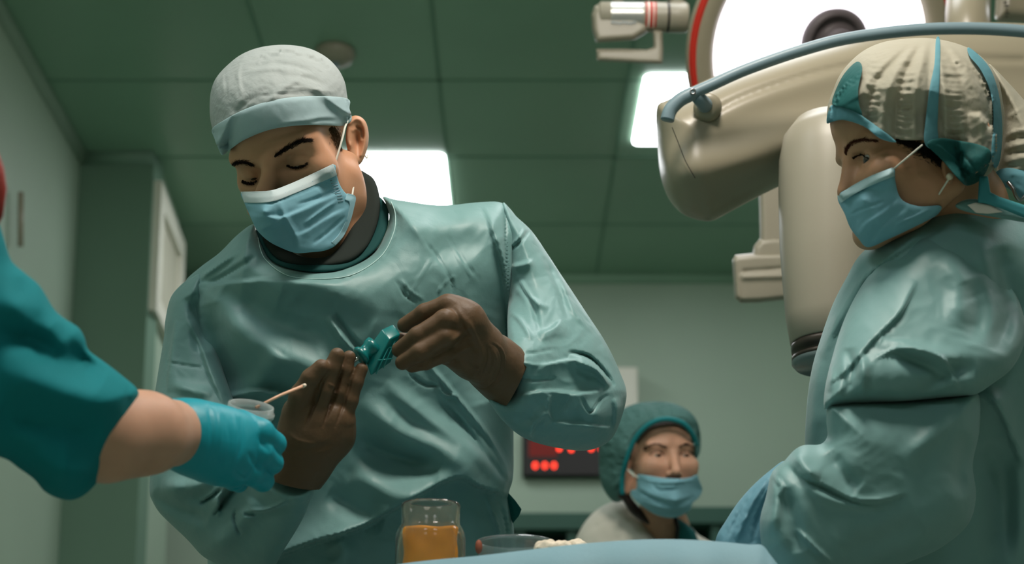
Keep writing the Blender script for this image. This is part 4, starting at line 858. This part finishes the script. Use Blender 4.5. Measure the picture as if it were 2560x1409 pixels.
g3 = hand('glove', ([
    [U(446, 1082, 1.475, .0350), U(490, 1094, 1.49, .0325), U(545, 1106, 1.505, .0295), U(590, 1110, 1.52, .024)],
    [U(500, 1085, 1.49, .028), U(560, 1084, 1.51, .021), U(632, 1080, 1.535, .0155)],
    [U(500, 1110, 1.49, .031), U(550, 1140, 1.505, .026), U(585, 1172, 1.52, .018)]],
    [[U(600, 1062, 1.53, .017), U(650, 1082, 1.53, .0155), U(686, 1108, 1.555, .0125), U(684, 1112, 1.595, .0105), U(660, 1100, 1.615, .009)],
     [U(600, 1095, 1.53, .017), U(645, 1128, 1.53, .0158), U(678, 1155, 1.555, .0128), U(675, 1158, 1.595, .0105), U(650, 1150, 1.615, .009)],
     [U(590, 1140, 1.53, .016), U(625, 1178, 1.53, .015), U(656, 1200, 1.555, .0122), U(652, 1200, 1.59, .010), U(635, 1190, 1.61, .009)],
     [U(560, 1165, 1.525, .015), U(583, 1198, 1.535, .0115), U(596, 1206, 1.56, .010), U(594, 1198, 1.59, .009)],
     [U(500, 1075, 1.52, .020), U(540, 1084, 1.56, .0145), U(580, 1075, 1.60, .0115), U(604, 1080, 1.61, .010)]]), GLOVET, A, h=.0018, k=.002, strokes=[
    ('r', [(520, 1005), (530, 1080), (520, 1160)], 5, -1.2), ('r', [(560, 1030), (575, 1100), (560, 1180)], 5, -1.0), ('r', [(600, 1040), (606, 1100), (590, 1160)], 5, -1.4), ('r', [(646, 1082), (654, 1106), (676, 1130)], 6, -1.2), ('r', [(622, 1128), (634, 1156), (656, 1178)], 6, -1.2), ('r', [(585, 1172), (600, 1190), (622, 1196)], 5, -1), ('r', [(545, 1010), (552, 1090), (540, 1170)], 4, .9),
    ('r', [(585, 1030), (592, 1100), (578, 1170)], 4, .9), ('r', [(470, 1010), (480, 1080), (462, 1150)], 6, 1)])
tube('glove_cuff', spline([P(434, 998, 1.475), P(462, 1022, 1.445), P(472, 1062, 1.435), P(462, 1110, 1.435), P(440, 1150, 1.445), P(426, 1162, 1.465), P(432, 1100, 1.512), P(430, 1040, 1.512), P(434, 998, 1.475)], 6), .0016, GLOVET, g3, 8)

# ================================================================== the nurse in profile on the right
N = thing('person', 'nurse in profile at right in puffy see-through cap, blue mask and teal gown', 'person', (P(2420, 1400, 1.82)[0], P(2420, 1400, 1.82)[1], 0))
no = Vector(N.location)
HN = Head(-1.40, .12, .03, .4962, .465, 1.70)
eN = [HN.at(2098, 410, (.032, .080, .008)), HN.at(2150, 403, (-.032, .080, .008))]
eN = [np.array([.030, .087, eN[1][2]]), np.array([-.031, .087, eN[1][2]])]
nasN = HN.at(2122, 412, (0, .098, .005)); tipN = HN.at(2112, 478, (0, .120, -.03))
neckN = [P(2340, 430, 1.72), P(2400, 520, 1.74), P(2450, 640, 1.81), P(2480, 900, 1.86), [.050, .050, .055, .05]]
nb_ = head_body(HN, 'body', SKINN, N, eN, nasN, tipN, neckN, lid=(.001, 0), ears=(-1,), fy=.020, eargeo=(.072, -.025, 0, .019, .033), eyeopen=(.0125, .0042), cran=(.068, .070, .072), jaw=(-.004, .022), jr=.015, nose=.8, nk=.016, strokes=[
    ('b', (2085, 340), (10, 30), 1.5), ('r', [(2120, 375), (2150, 352), (2190, 356)], 9, 1.5), ('b', (2200, 440), (50, 40), 2), ('r', [(2130, 388), (2152, 384), (2178, 392)], 3.5, -1.3)])
bN = bvh(nb_)
for e in eN: eyeball(HN, e, (-.25 if e[0] < 0 else -.2, .9, -.25), nb_, (60, 62, 52))
BR = mat('brow_brown', (84, 44, 32), .6, .2)
hairs('eyebrow', HN, bN, no, [(2116, 388), (2118, 372), (2134, 356), (2160, 350), (2192, 352)], 420, 11, .0002, BR, nb_, slant=.1, spread=4, seed=3)
hairs('eyelashes', HN, bN, no, [(2134, 398), (2146, 389), (2160, 389), (2170, 398)], 260, 7, .0003, DB, nb_, slant=.9, spread=1.2, seed=5, lift=.004)
hairs('hairline', HN, bN, no, [(2240, 346), (2290, 366), (2335, 388), (2366, 420)], 2600, 9, .0003, HAIR, nb_, slant=.2, spread=15, seed=9)
inflate('ear_lobe', [(2356, 400), (2376, 398), (2388, 420), (2386, 446), (2374, 462), (2362, 450), (2354, 425)], lambda q: np.full(len(q), 1.64), 9, .008, SKINN, nb_, step=3)
v, f = nets(lambda p: ell(p, P(2374, 441, 1.625), (.0042, .0042, .0042)), P(2374, 441, 1.625) - .008, P(2374, 441, 1.625) + .008, .0012); mesh('earring', v, f, mat('pearl', (220, 206, 180), .25, .6), nb_)

bo = [(2068, 300), (2070, 262), (2082, 228), (2098, 190), (2125, 155), (2160, 126), (2205, 106), (2260, 97), (2320, 95), (2375, 104), (2425, 122), (2465, 152), (2492, 190), (2505, 240), (2510, 300), (2505, 360), (2490, 415), (2465, 448), (2430, 462), (2408, 464), (2385, 440), (2358, 405), (2330, 378), (2312, 356), (2275, 356), (2230, 350), (2190, 330), (2150, 308), (2110, 300), (2085, 306)]
nm = DMap(bN, no, (2050, 80, 2560, 480)); nfront = lambda q: nm(q) - .017
bctrl = lambda q: np.full(len(q), 1.74)
rnd = random.Random(4); ribs = []
for cx, wv in ((2168, 22), (2262, 26), (2395, 30)):
    for i in range(15):
        y = 150 + i * 14 + rnd.uniform(-3, 3); dx = (cx - 2300) * (.5 + .5 * i / 15) * .35 + (cx - 2300) * .65
        x = 2300 + dx + rnd.uniform(-4, 4); ribs.append(('v', [(x - wv, y + rnd.uniform(-3, 3)), (x, y + 4), (x + wv * .9, y + rnd.uniform(-2, 5))], 6, rnd.choice((2.4, -2.0, 2.2))))
gath = [('r', [(2330 + (a - 2330) * .25, 100), (2330 + (a - 2330) * .8, 200), (a, 300), (2330 + (a - 2330) * .93, 400)], 9, b_) for a, b_ in ((2130, 4), (2165, -5), (2205, 5), (2240, -6), (2285, 5), (2320, -4), (2365, 6), (2420, -5), (2455, 5), (2480, -4))]
bou = inflate('bouffant_cap', bo, bctrl, 150, .135, BOUF, N, step=4.5, over=nfront, noise=1.5, nscale=35, back=.1, strokes=ribs + gath)
bf0 = dome_fn(bo, bctrl, 150, .135); bfr = lambda q: smin(bf0(q), nfront(q), .012)
def patch(name, pts, m, parent, fr, lift=.005, step=4, strokes=(), R=5, T=.0015, noise=.6):
    return inflate(name, pts, lambda q: fr(q) - lift, R, T, m, parent, shell=True, step=step, strokes=strokes, noise=noise, nscale=30)
patch('forehead_band', [(2067, 308), (2069, 284), (2080, 262), (2105, 268), (2135, 276), (2165, 296), (2196, 318), (2228, 342), (2240, 356), (2200, 346), (2160, 316), (2110, 300), (2082, 304)], BOUFT, bou, bfr, strokes=[('v', [(x, 215 + (x - 2080) * .9), (x + 8, 330)], 3, 1.4) for x in range(2078, 2230, 9)], lift=.009)
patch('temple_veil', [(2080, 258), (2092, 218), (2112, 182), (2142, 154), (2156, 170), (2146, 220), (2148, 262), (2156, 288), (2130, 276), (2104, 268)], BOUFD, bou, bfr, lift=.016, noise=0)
patch('ribbon', [(2340, 98), (2350, 100), (2350, 180), (2346, 260), (2344, 320), (2346, 360), (2326, 372), (2310, 352), (2314, 300), (2324, 220), (2336, 160)], BOUFT, bou, bfr, lift=.007)
patch('rear_ribbon', [(2420, 118), (2450, 140), (2480, 180), (2500, 250), (2506, 330), (2500, 400), (2486, 420), (2478, 380), (2484, 300), (2476, 230), (2452, 175), (2424, 140)], BOUFT, bou, bfr, lift=.013)
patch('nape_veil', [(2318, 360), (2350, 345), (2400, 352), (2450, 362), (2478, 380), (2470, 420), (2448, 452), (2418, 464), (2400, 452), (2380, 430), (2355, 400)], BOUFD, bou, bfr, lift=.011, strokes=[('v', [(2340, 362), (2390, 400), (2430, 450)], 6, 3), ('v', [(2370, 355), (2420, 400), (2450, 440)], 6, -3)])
# second bun of the cap behind the neck
inflate('bun', [(2470, 160), (2520, 205), (2570, 260), (2640, 330), (2660, 400), (2620, 450), (2560, 470), (2510, 465), (2490, 440), (2505, 360), (2508, 260)], lambda q: np.full(len(q), 1.80), 80, .07, BOUF, bou, step=6, noise=1.5, nscale=40, strokes=[('v', [(2505, 345 + i * 16), (2535, 330 + i * 17), (2580, 322 + i * 18)], 6, 5 * (-1) ** i) for i in range(6)] + [('v', [(2500, 300), (2540, 280), (2590, 250)], 4, 3)])
inflate('bun_edge', [(2480, 440), (2510, 420), (2560, 425), (2620, 440), (2610, 480), (2560, 500), (2520, 470), (2490, 462)], lambda q: np.full(len(q), 1.74), 18, .015, BOUFT, bou, step=5, noise=1, nscale=30)
# mask
mN = [(2094, 491), (2130, 466), (2180, 440), (2232, 420), (2238, 450), (2246, 484), (2262, 504), (2300, 515), (2352, 514), (2345, 535), (2320, 550), (2270, 575), (2220, 598), (2170, 618), (2145, 595), (2125, 568), (2112, 535)]
mNd = rbf([(2094, 491, 1.695), (2232, 420, 1.635), (2160, 500, 1.640), (2170, 617, 1.690), (2112, 540, 1.680), (2352, 514, 1.665), (2260, 540, 1.640), (2200, 560, 1.640), (2180, 440, 1.655)])
mnm = DMap(bN, no, (2060, 380, 2380, 660), 5); mn = inflate('face_mask', mN, mNd, 14, .006, MASK, N, over=lambda q: mnm(q) - .004, shell=True, step=4, noise=.8, nscale=35, strokes=[('f', [(2250, 500), (2210, 530), (2165, 560), (2145, 590)], 20, 4), ('f', [(2270, 512), (2230, 545), (2190, 580), (2175, 612)][::-1], 16, -3), ('v', [(2106, 500), (2150, 476), (2200, 452), (2236, 436)], 3, -1.2, 1), ('v', [(2102, 496), (2150, 470), (2200, 446), (2234, 429)], 3, 1.2, 1), ('v', [(2330, 520), (2290, 540), (2240, 560)], 7, 4), ('v', [(2120, 540), (2160, 520), (2220, 500)], 6, -2)])
tube('ear_loop', spline([P(2232, 424, 1.622), P(2265, 396, 1.615), P(2306, 362, 1.612)], 4), .0011, ELAST, mn, 8)
tube('ear_loop', spline([P(2332, 508, 1.652), P(2352, 478, 1.638), P(2372, 447, 1.628)], 4), .0011, ELAST, mn, 8)

# gown: body, upper arm, forearm
gN = [(2352, 522), (2400, 505), (2470, 500), (2560, 520), (2700, 560), (2850, 700), (2900, 1000), (2900, 1500), (2880, 2600), (2150, 2600), (2130, 1700), (2090, 1450), (2040, 1300), (2018, 1200), (2012, 1110), (2018, 1000), (2030, 920), (2050, 850), (2082, 760), (2118, 690), (2140, 650), (2168, 620), (2220, 585), (2290, 548)]
gNd = rbf([(2352, 522, 1.730), (2168, 620, 1.750), (2082, 760, 1.780), (2012, 1110, 1.800), (2090, 1450, 1.800), (2700, 560, 1.830), (2900, 1000, 2.0), (2880, 2600, 2.0), (2150, 2600, 2.0), (2500, 1000, 1.770), (2400, 700, 1.730)])
mnf = lambda q: smin(mNd(q), mnm(q) - .004, .02) - .002 - .006 * np.clip(pdist(q, resample(spline(mN, 5, True), 10)) / 14, 0, 1)
strip('mask_edge_band', spline([(2093, 490), (2130, 464), (2180, 438), (2232, 418)], 5), spline([(2102, 508), (2138, 484), (2186, 460), (2237, 440)], 5), mnf, mat('mask_band_blue', (168, 196, 200), .6), mn)
gn = inflate('gown', gN, gNd, 170, .09, GOWN2, N, step=8, back=.12, noise=1.2, nscale=100, seed=21, amp=1.4, strokes=[
    ('f', [(2060, 900), (2100, 800), (2170, 690), (2270, 610), (2330, 565)], 40, 8), ('r', [(2080, 780), (2140, 700), (2230, 620)], 26, -8), ('r', [(2300, 560), (2250, 640), (2210, 720)], 24, 7), ('r', [(2490, 620), (2520, 720), (2560, 800)], 30, -10), ('r', [(2450, 600), (2480, 700), (2520, 800)], 26, 8),
    ('f', [(2440, 980), (2490, 1010), (2530, 1100), (2560, 1170)], 26, 14), ('r', [(2480, 1100), (2500, 1250), (2500, 1409)], 40, -18), ('r', [(2550, 1100), (2556, 1250), (2550, 1409)], 24, 10), ('f', [(2040, 900), (2030, 1000), (2025, 1110)], 24, 6)])
ua = [(2290, 560), (2400, 560), (2480, 620), (2530, 700), (2560, 790), (2560, 860), (2530, 920), (2480, 960), (2440, 985), (2400, 990), (2340, 995), (2260, 1002), (2170, 1006), (2080, 1016), (2060, 1020), (2064, 960), (2084, 880), (2110, 800), (2150, 720), (2210, 630)]
uad = rbf([(2290, 560, 1.730), (2480, 620, 1.730), (2560, 800, 1.710), (2440, 985, 1.630), (2260, 1002, 1.610), (2060, 1020, 1.610), (2110, 800, 1.680), (2210, 630, 1.730)])
inflate('sleeve', ua, uad, 120, .08, GOWN2, gn, step=6, back=.05, noise=1.6, nscale=80, seed=23, amp=1.5, strokes=[
    ('f', [(2060, 960), (2110, 930), (2180, 850), (2250, 780), (2290, 700)], 34, 7), ('r', [(2190, 840), (2230, 870), (2320, 880), (2400, 900)], 16, 7), ('r', [(2200, 850), (2280, 900), (2380, 940)], 18, -7), ('f', [(2400, 980), (2360, 900), (2280, 860), (2210, 850)], 24, 7), ('r', [(2420, 700), (2450, 780), (2430, 860)], 26, -7), ('r', [(2360, 640), (2400, 720), (2390, 820)], 30, 6),
    ('r', [(2120, 870), (2130, 930), (2110, 990)], 14, -9), ('r', [(2150, 880), (2160, 940), (2150, 990)], 12, 6), ('r', [(2500, 680), (2520, 780), (2490, 880)], 26, -12), ('v', [(2180, 900), (2250, 870), (2330, 880)], 6, 4), ('r', [(2300, 980), (2380, 930), (2440, 920)], 20, -8), ('r', [(2050, 900), (2075, 930), (2070, 980)], 10, 8)])
fa = [(2072, 1012), (2120, 1002), (2200, 1000), (2300, 996), (2380, 986), (2432, 978), (2450, 1000), (2448, 1080), (2432, 1160), (2440, 1240), (2420, 1310), (2350, 1370), (2260, 1409), (2180, 1440), (2060, 1500), (1960, 1500), (1930, 1409), (1905, 1370), (1900, 1300), (1915, 1240), (1930, 1180), (1962, 1150), (1985, 1125), (2010, 1112), (2050, 1110), (2068, 1090), (2066, 1050)]
fad = rbf([(2072, 1012, 1.62), (2432, 978, 1.66), (2440, 1240, 1.66), (2180, 1440, 1.64), (1960, 1500, 1.62), (1905, 1370, 1.60), (1930, 1180, 1.61), (2010, 1112, 1.61)])
inflate('sleeve', fa, fad, 120, .075, GOWN2, gn, step=6, back=.05, noise=1.4, nscale=85, seed=27, amp=1.4, ylow=1500, strokes=[
    ('f', [(2436, 985), (2380, 1000), (2250, 1012), (2120, 1016), (2075, 1022)], 14, 7, 1), ('r', [(2390, 1000), (2330, 1080), (2260, 1160)], 24, 6), ('f', [(1970, 1160), (2000, 1190), (2060, 1220), (2130, 1252), (2200, 1256), (2270, 1240)][::-1], 28, -10), ('r', [(1990, 1180), (2060, 1240), (2160, 1262), (2250, 1246)], 15, 8),
    ('r', [(2070, 1130), (2110, 1190), (2150, 1220)], 24, -8), ('r', [(1985, 1130), (2015, 1170), (2050, 1190)], 14, 7), ('r', [(1930, 1200), (1940, 1260), (1920, 1340)], 16, 8), ('r', [(1960, 1220), (1980, 1300), (2000, 1380)], 22, -9), ('v', [(1935, 1190), (1955, 1215), (1948, 1240)], 7, 6), ('v', [(1990, 1320), (2040, 1370), (2080, 1409)], 10, 7),
    ('r', [(2420, 1080), (2400, 1180), (2420, 1240)], 18, -7), ('r', [(2300, 1300), (2200, 1350), (2100, 1380)], 40, -8)])
inflate('inner_cuff', [(1962, 1152), (1925, 1175), (1880, 1215), (1845, 1255), (1815, 1300), (1790, 1345), (1790, 1400), (1830, 1440), (1930, 1440), (1950, 1300), (1960, 1200)], lambda q: np.full(len(q), 1.66), 40, .03, mat('drape_blue', (112, 160, 176), .55, .35, [('noise', 40, .3, .004), FINE], thin=.1), gn, step=5, noise=2, nscale=40, strokes=[('v', [(1930, 1180), (1880, 1260), (1840, 1350)], 8, 6), ('v', [(1940, 1200), (1900, 1280), (1880, 1360)], 8, -5), ('v', [(1900, 1200), (1850, 1280), (1820, 1340)], 7, -5)])
# neck ties and tag
TIE = mat('tie_teal', (62, 138, 146), .6, .3)
inflate('neck_tie', [(2448, 440), (2470, 440), (2476, 480), (2500, 492), (2560, 512), (2620, 530), (2620, 556), (2560, 544), (2500, 520), (2462, 508), (2444, 506)], lambda q: np.full(len(q), 1.64), 7, .003, TIE, gn, sharp=True, step=4)
inflate('collar_fold', [(2388, 515), (2410, 500), (2445, 498), (2500, 515), (2600, 540), (2600, 560), (2500, 545), (2420, 530)], lambda q: np.full(len(q), 1.655), 10, .006, GOWN2, gn, step=4)
inflate('size_tag', [(2418, 512), (2440, 506), (2475, 512), (2508, 530), (2470, 534), (2440, 532)], lambda q: np.full(len(q), 1.642), 4, .0012, mat('tag_white', (222, 210, 200), .6), gn, sharp=True, step=3)
legs(N, P(2500, 1400, 1.86)[0], P(2500, 1400, 1.86)[1], SCRUBD)
tube('necklace', spline([P(2520, 455, 1.72), P(2532, 470, 1.715), P(2540, 490, 1.715), P(2552, 500, 1.72), P(2570, 480, 1.73)], 5), .0022, STEEL, N, 8)

# ================================================================== the nurse in the background
B = thing('person', 'nurse in the background in green cap, lowered blue mask and white coat, facing the camera', 'person', (P(1620, 1400, 3.35)[0], P(1620, 1400, 3.35)[1], 0))
bo_ = Vector(B.location)
HB = Head(.22, -.10, -.02, .325, .185, 3.13)
eB = [HB.at(1644, 1138, (.032, .080, .008)), HB.at(1714, 1138, (-.032, .080, .008))]; eB = [np.array([e[0], .078, e[2]]) for e in eB]
nasB = HB.at(1684, 1136, (0, .090, .015)); tipB = HB.at(1690, 1178, (0, .117, -.03))
neckB = [P(1650, 1250, 3.2), P(1665, 1330, 3.24), P(1670, 1400, 3.26), P(1640, 2200, 3.3), [.047, .05, .07, .11]]
bb = head_body(HB, 'body', SKINF, B, eB, nasB, tipB, neckB, cran=(.072, .09, .080), nose=.95, nk=.016, wide=1.05, lid=(-.001, 0), eyeopen=(.012, .0030), ears=(1, -1), h=.0028, strokes=[('b', (1640, 1160), (22, 18), 2), ('b', (1720, 1160), (16, 18), 2)])
bB = bvh(bb)
for e in eB: eyeball(HB, e, (.0, 1, .05) if 0 else (-.22, .95, -.12), bb, (70, 66, 56))
hairs('eyebrow', HB, bB, bo_, [(1608, 1124), (1622, 1115), (1642, 1110), (1664, 1117)], 120, 8, .00035, DB, bb, slant=.1, spread=2.5, seed=1)
hairs('eyebrow', HB, bB, bo_, [(1697, 1118), (1708, 1112), (1720, 1111), (1734, 1118)], 90, 7, .00035, DB, bb, slant=.1, spread=2.5, seed=2)
hairs('eyelashes', HB, bB, bo_, [(1625, 1138), (1636, 1129), (1650, 1129), (1660, 1138)], 90, 5, .0004, DB, bb, slant=.9, spread=.8, seed=5, lift=.003)
hairs('eyelashes', HB, bB, bo_, [(1700, 1138), (1710, 1129), (1722, 1130), (1730, 1137)], 90, 5, .0004, DB, bb, slant=.9, spread=.8, seed=6, lift=.003)
bg_o = [(1497, 1165), (1500, 1110), (1512, 1075), (1530, 1045), (1556, 1022), (1590, 1008), (1630, 1003), (1672, 1005), (1705, 1016), (1730, 1034), (1746, 1060), (1752, 1095), (1750, 1130), (1738, 1146), (1728, 1112), (1718, 1082), (1706, 1058), (1670, 1048), (1640, 1050), (1610, 1066), (1588, 1092), (1573, 1130), (1562, 1170), (1556, 1205), (1560, 1245), (1535, 1254), (1510, 1225), (1500, 1195)]
bm = DMap(bB, bo_, (1480, 990, 1770, 1270), 5); bfm = lambda q: bm(q) - .008
bcap = inflate('bouffant_cap', bg_o, rbf([(1500, 1165, 3.20), (1630, 1003, 3.16), (1752, 1095, 3.14), (1706, 1058, 3.06), (1640, 1050, 3.05), (1573, 1130, 3.08), (1556, 1205, 3.12), (1535, 1254, 3.18)]), 34, .028, BOUFG, B, step=3.5, over=bfm, noise=2.5, nscale=16, strokes=[('v', [(1505 + i * 3, 1100 + i * 14), (1530 + i * 2, 1105 + i * 13)], 3, 5 * (-1) ** i) for i in range(10)] + [('v', [(1560 + i * 16, 1020 - i), (1580 + i * 14, 1050 - i * 2)], 4, 4 * (-1) ** i) for i in range(8)])
tube('cap_band', spline([P(1556, 1235, 3.10), P(1556, 1195, 3.09), P(1566, 1150, 3.065), P(1586, 1100, 3.045), P(1612, 1068, 3.03), P(1642, 1051, 3.022), P(1672, 1047, 3.022), P(1706, 1057, 3.03), P(1728, 1080, 3.045), P(1741, 1112, 3.07)], 6), .0055, mat('cap_band_teal', (24, 124, 130), .6), bcap, 10)
inflate('hair', [(1558, 1190), (1568, 1180), (1566, 1210), (1580, 1245), (1610, 1280), (1625, 1310), (1600, 1300), (1575, 1280), (1556, 1250), (1545, 1240)], lambda q: np.full(len(q), 3.13), 12, .02, HAIR, B, step=3)
inflate('hairline', [(1638, 1058), (1655, 1050), (1680, 1048), (1705, 1058), (1728, 1085), (1712, 1072), (1690, 1062), (1660, 1062), (1630, 1070), (1606, 1090), (1590, 1110), (1600, 1085), (1616, 1068)], bfm, 5, .003, HAIR, B, shell=True, step=3)
inflate('ear', [(1552, 1190), (1566, 1180), (1582, 1190), (1584, 1222), (1570, 1236), (1556, 1224)], lambda q: np.full(len(q), 3.115), 7, .008, SKINF, bb, step=2.5)
mB = [(1594, 1186), (1620, 1188), (1660, 1194), (1700, 1196), (1728, 1192), (1742, 1186), (1748, 1200), (1756, 1224), (1745, 1245), (1732, 1256), (1724, 1274), (1700, 1290), (1672, 1294), (1640, 1286), (1610, 1268), (1584, 1246), (1576, 1226), (1590, 1222), (1592, 1205)]
mBd = rbf([(1594, 1186, 3.055), (1576, 1230, 3.09), (1660, 1200, 3.005), (1695, 1200, 2.995), (1742, 1188, 3.04), (1755, 1225, 3.08), (1672, 1294, 3.04), (1690, 1250, 2.995), (1620, 1240, 3.03)])
mbm = DMap(bB, bo_, (1560, 1160, 1770, 1310), 4); mb2 = inflate('face_mask', mB, mBd, 8, .004, MASK, B, over=lambda q: mbm(q) - .004, shell=True, step=3, noise=1.2, nscale=25, amp=1.5, strokes=[('f', [(1590, 1215), (1640, 1240), (1690, 1250), (1740, 1232)], 14, 5), ('v', [(1600, 1196), (1660, 1206), (1735, 1200)], 5, 3), ('v', [(1630, 1208), (1650, 1225), (1700, 1222)], 7, -4), ('f', [(1600, 1250), (1650, 1268), (1700, 1270), (1728, 1256)], 12, 5), ('v', [(1600, 1230), (1640, 1248)], 5, -4)])
tube('ear_loop', [P(1565, 1170, 3.08), P(1578, 1182, 3.065), P(1596, 1194, 3.05)], .0015, ELAST, mb2, 8)
coat = mat('coat_white', (206, 204, 192), .75, .2, [('noise', 30, .3, .006)])
ct = [(1395, 1520), (1420, 1400), (1440, 1345), (1462, 1305), (1490, 1275), (1520, 1258), (1548, 1250), (1575, 1262), (1600, 1290), (1622, 1320), (1640, 1350), (1660, 1400), (1700, 1400), (1722, 1320), (1745, 1335), (1800, 1380), (1840, 1500), (1830, 2200), (1800, 2600), (1420, 2600), (1400, 2000)]
cb_ = inflate('coat', ct, rbf([(1395, 1520, 3.3), (1550, 1250, 3.28), (1640, 1350, 3.2), (1700, 1400, 3.18), (1840, 1500, 3.3), (1600, 2600, 3.35), (1420, 2500, 3.35), (1740, 1330, 3.3)]), 70, .07, coat, B, step=6, noise=2.5, nscale=50, strokes=[('v', [(1470, 1330), (1520, 1300), (1560, 1290)], 12, -6), ('v', [(1540, 1340), (1570, 1320), (1600, 1330)], 10, 6), ('v', [(1600, 1300), (1615, 1340), (1640, 1380)], 8, 5)])
inflate('scrub_top', [(1690, 1296), (1705, 1300), (1728, 1318), (1742, 1340), (1760, 1420), (1650, 1420), (1660, 1380), (1690, 1350), (1694, 1320)], lambda q: np.full(len(q), 3.17), 12, .02, mat('scrub_deep', (28, 96, 98), .8), cb_, step=4)
tube('lanyard', [P(1688, 1292, 3.13), P(1694, 1320, 3.125), P(1690, 1355, 3.12)], .005, BLACK, B, 8)
legs(B, P(1640, 1400, 3.34)[0], P(1640, 1400, 3.34)[1], coat)

# ================================================================== the draped instrument table in front
DR = mat('drape_table', (122, 158, 168), .6, .3, [('noise', 25, .25, .006), FINE])
zt = .868
e_px = [(820, 1452), (900, 1428), (1000, 1409), (1090, 1398), (1190, 1389), (1300, 1376), (1400, 1364), (1480, 1356), (1560, 1350), (1640, 1347), (1720, 1348), (1800, 1353), (1870, 1360), (1905, 1362), (1925, 1385), (1945, 1410)]
def tz(px, py, y): return ray_y(px, py, y)[2]
T = thing('instrument_table', 'instrument table under a pale blue drape along the bottom edge', 'table', (.08, 1.7, 0))
def edge_y(x): return 1.50 - .06 * (x - 820) / 1100
# drape: one cloth running over the table top and hanging down the near side
el = spline([(x, y) for x, y in e_px], 6); rows = []
for k, (bx, by) in enumerate(el):
    y0 = edge_y(bx); top = ray_y(bx, by, y0); u_ = k / len(el)
    row = []
    rip = .010 * math.sin(u_ * 21) + .006 * math.sin(u_ * 47 + 1)
    for j in range(24):
        if j < 8:                                           # back over the top
            s = (8 - j) / 8; zz = top[2] - .004 * (1 - math.cos(min(1, s * 6) * math.pi)) / 2 - (top[2] - zt) * min(1, s * 6)
            yy = y0 + s * .30; row.append((top[0] + (top[0] + .05) * .0 * s, yy, zz))
        else:
            s = (j - 8) / 15; yy = y0 - .018 * min(1, s * 8) - rip * min(1, s * 3) ; row.append((top[0] * (1 + .0 * s), yy, top[2] - .012 * 0 - s * .55))
    rows.append(row)
v = [p for r in rows for p in r]; nj = 24; f = [(i * nj + j, i * nj + j + 1, (i + 1) * nj + j + 1, (i + 1) * nj + j) for i in range(len(rows) - 1) for j in range(nj - 1)]
dr = mesh('drape', v, f, DR, T); md = dr.modifiers.new('s', 'SOLIDIFY'); md.thickness = .002; md.offset = -1
x0, x1 = rows[0][0][0] + .02, rows[-1][0][0] - .02
box('tabletop', (x0, 1.52, zt - .05), (x1, 1.79, zt - .028), STEEL, T, .003)
for x in (x0 + .03, x1 - .03):
    for y in (1.55, 1.76): tube('leg', [(x, y, 0), (x, y, zt - .05)], .014, STEEL, T)

# jar with orange contents on the table
jd = 1.60; kj = jd / F; jc = P(1077, 1262, jd); zj = zt + .002
hj = jc[2] - zj; rb = 87 * kj; rn = 73 * kj
t = thing('jar', 'squat clear glass jar with orange contents on the draped table', 'jar', (jc[0], jc[1], zj))
JG = mat('jar_glass', (246, 244, 234), .05, .5, trans=.97, ior=1.3)
lathe('glass', (jc[0], jc[1], zj), (0, 0, 1), [(.001, .001), (rb * .92, .001), (rb, .006), (rb, hj - .040), (rb * .985, hj - .033), (rb * .9, hj - .026), (rn, hj - .022), (rn, hj - .004), (rn * 1.02, hj - .002), (rn * .99, hj + .001), (rn * .93, hj), (rn * .92, hj - .022), (rb * .88, hj - .031), (rb * .95, hj - .042), (rb * .95, .008), (rb * .9, .004), (.001, .004)], JG, t, 96)
OR = mat('orange_gel', (255, 160, 20), .5, .3, mottled=40)
def orf(p):
    c = np.array([jc[0] + .001, jc[1], zj + .041]); q = p - c.astype(np.float32); b_ = np.abs(q) - np.array([.0255, .02, .034], np.float32)
    return np.linalg.norm(np.maximum(b_, 0), axis=-1) + np.minimum(b_.max(-1), 0) - .004 + .0007 * np.sin(q[..., 0] * 160) * np.sin(q[..., 2] * 190)
v, f = nets(orf, (jc[0] - .036, jc[1] - .03, zj - .003), (jc[0] + .036, jc[1] + .03, zj + .082), .0012); mesh('orange_contents', v, f, OR, t)

# glass dish with cotton balls behind the table edge
dd = 1.62; dc = P(1287, 1352, dd); rd = 97 * dd / F
t = thing('glass_dish', 'shallow clear glass dish right of the orange jar', 'dish', (dc[0], dc[1], zt + .002))
h_ = dc[2] - zt - .002
lathe('bowl', (dc[0], dc[1], zt + .002), (0, 0, 1), [(.001, .001), (rd * .8, .001), (rd * .93, .01), (rd * .97, h_ - .006), (rd, h_ - .002), (rd * .98, h_), (rd * .95, h_ - .004), (rd * .9, .012), (rd * .78, .004), (.001, .004)], mat('dish_glass', (200, 216, 214), .08, .5, trans=.85, ior=1.4), t, 72)
COT = mat('cotton', (232, 218, 196), .9, .1, [('noise', 200, .6, .004)])
for i, (px, py, d_, r, lab) in enumerate(((1368, 1372, 1.56, .013, 'white cotton ball at the right rim of the glass dish'), (1405, 1372, 1.58, .012, 'flat pale cotton pad just right of the dish'), (1440, 1368, 1.59, .012, 'pale cotton pad nearest the white coat'))):
    c = P(px, py, d_); c[2] = max(c[2], zt + r * .5)
    v, f = nets(lambda p: ell(p, c, (r * 1.15, r, r * .8)) + .0012 * np.sin(p[..., 0] * 400) * np.sin(p[..., 1] * 380 + p[..., 2] * 300), c - r * 1.5, c + r * 1.5, .0015)
    tag(mesh('cotton_ball', v, f, COT), lab, 'cotton ball', 'cotton on the table')
c = P(1197, 1366, 1.56); c[2] = max(c[2], zt + .006)
v, f = nets(lambda p: ell(p, c, (.004, .004, .008)), c - .018, c + .018, .0012)
tag(mesh('rubber_stopper', v, f, mat('stopper_red', (150, 84, 62), .6)), 'small reddish stopper at the left rim of the glass dish', 'stopper')
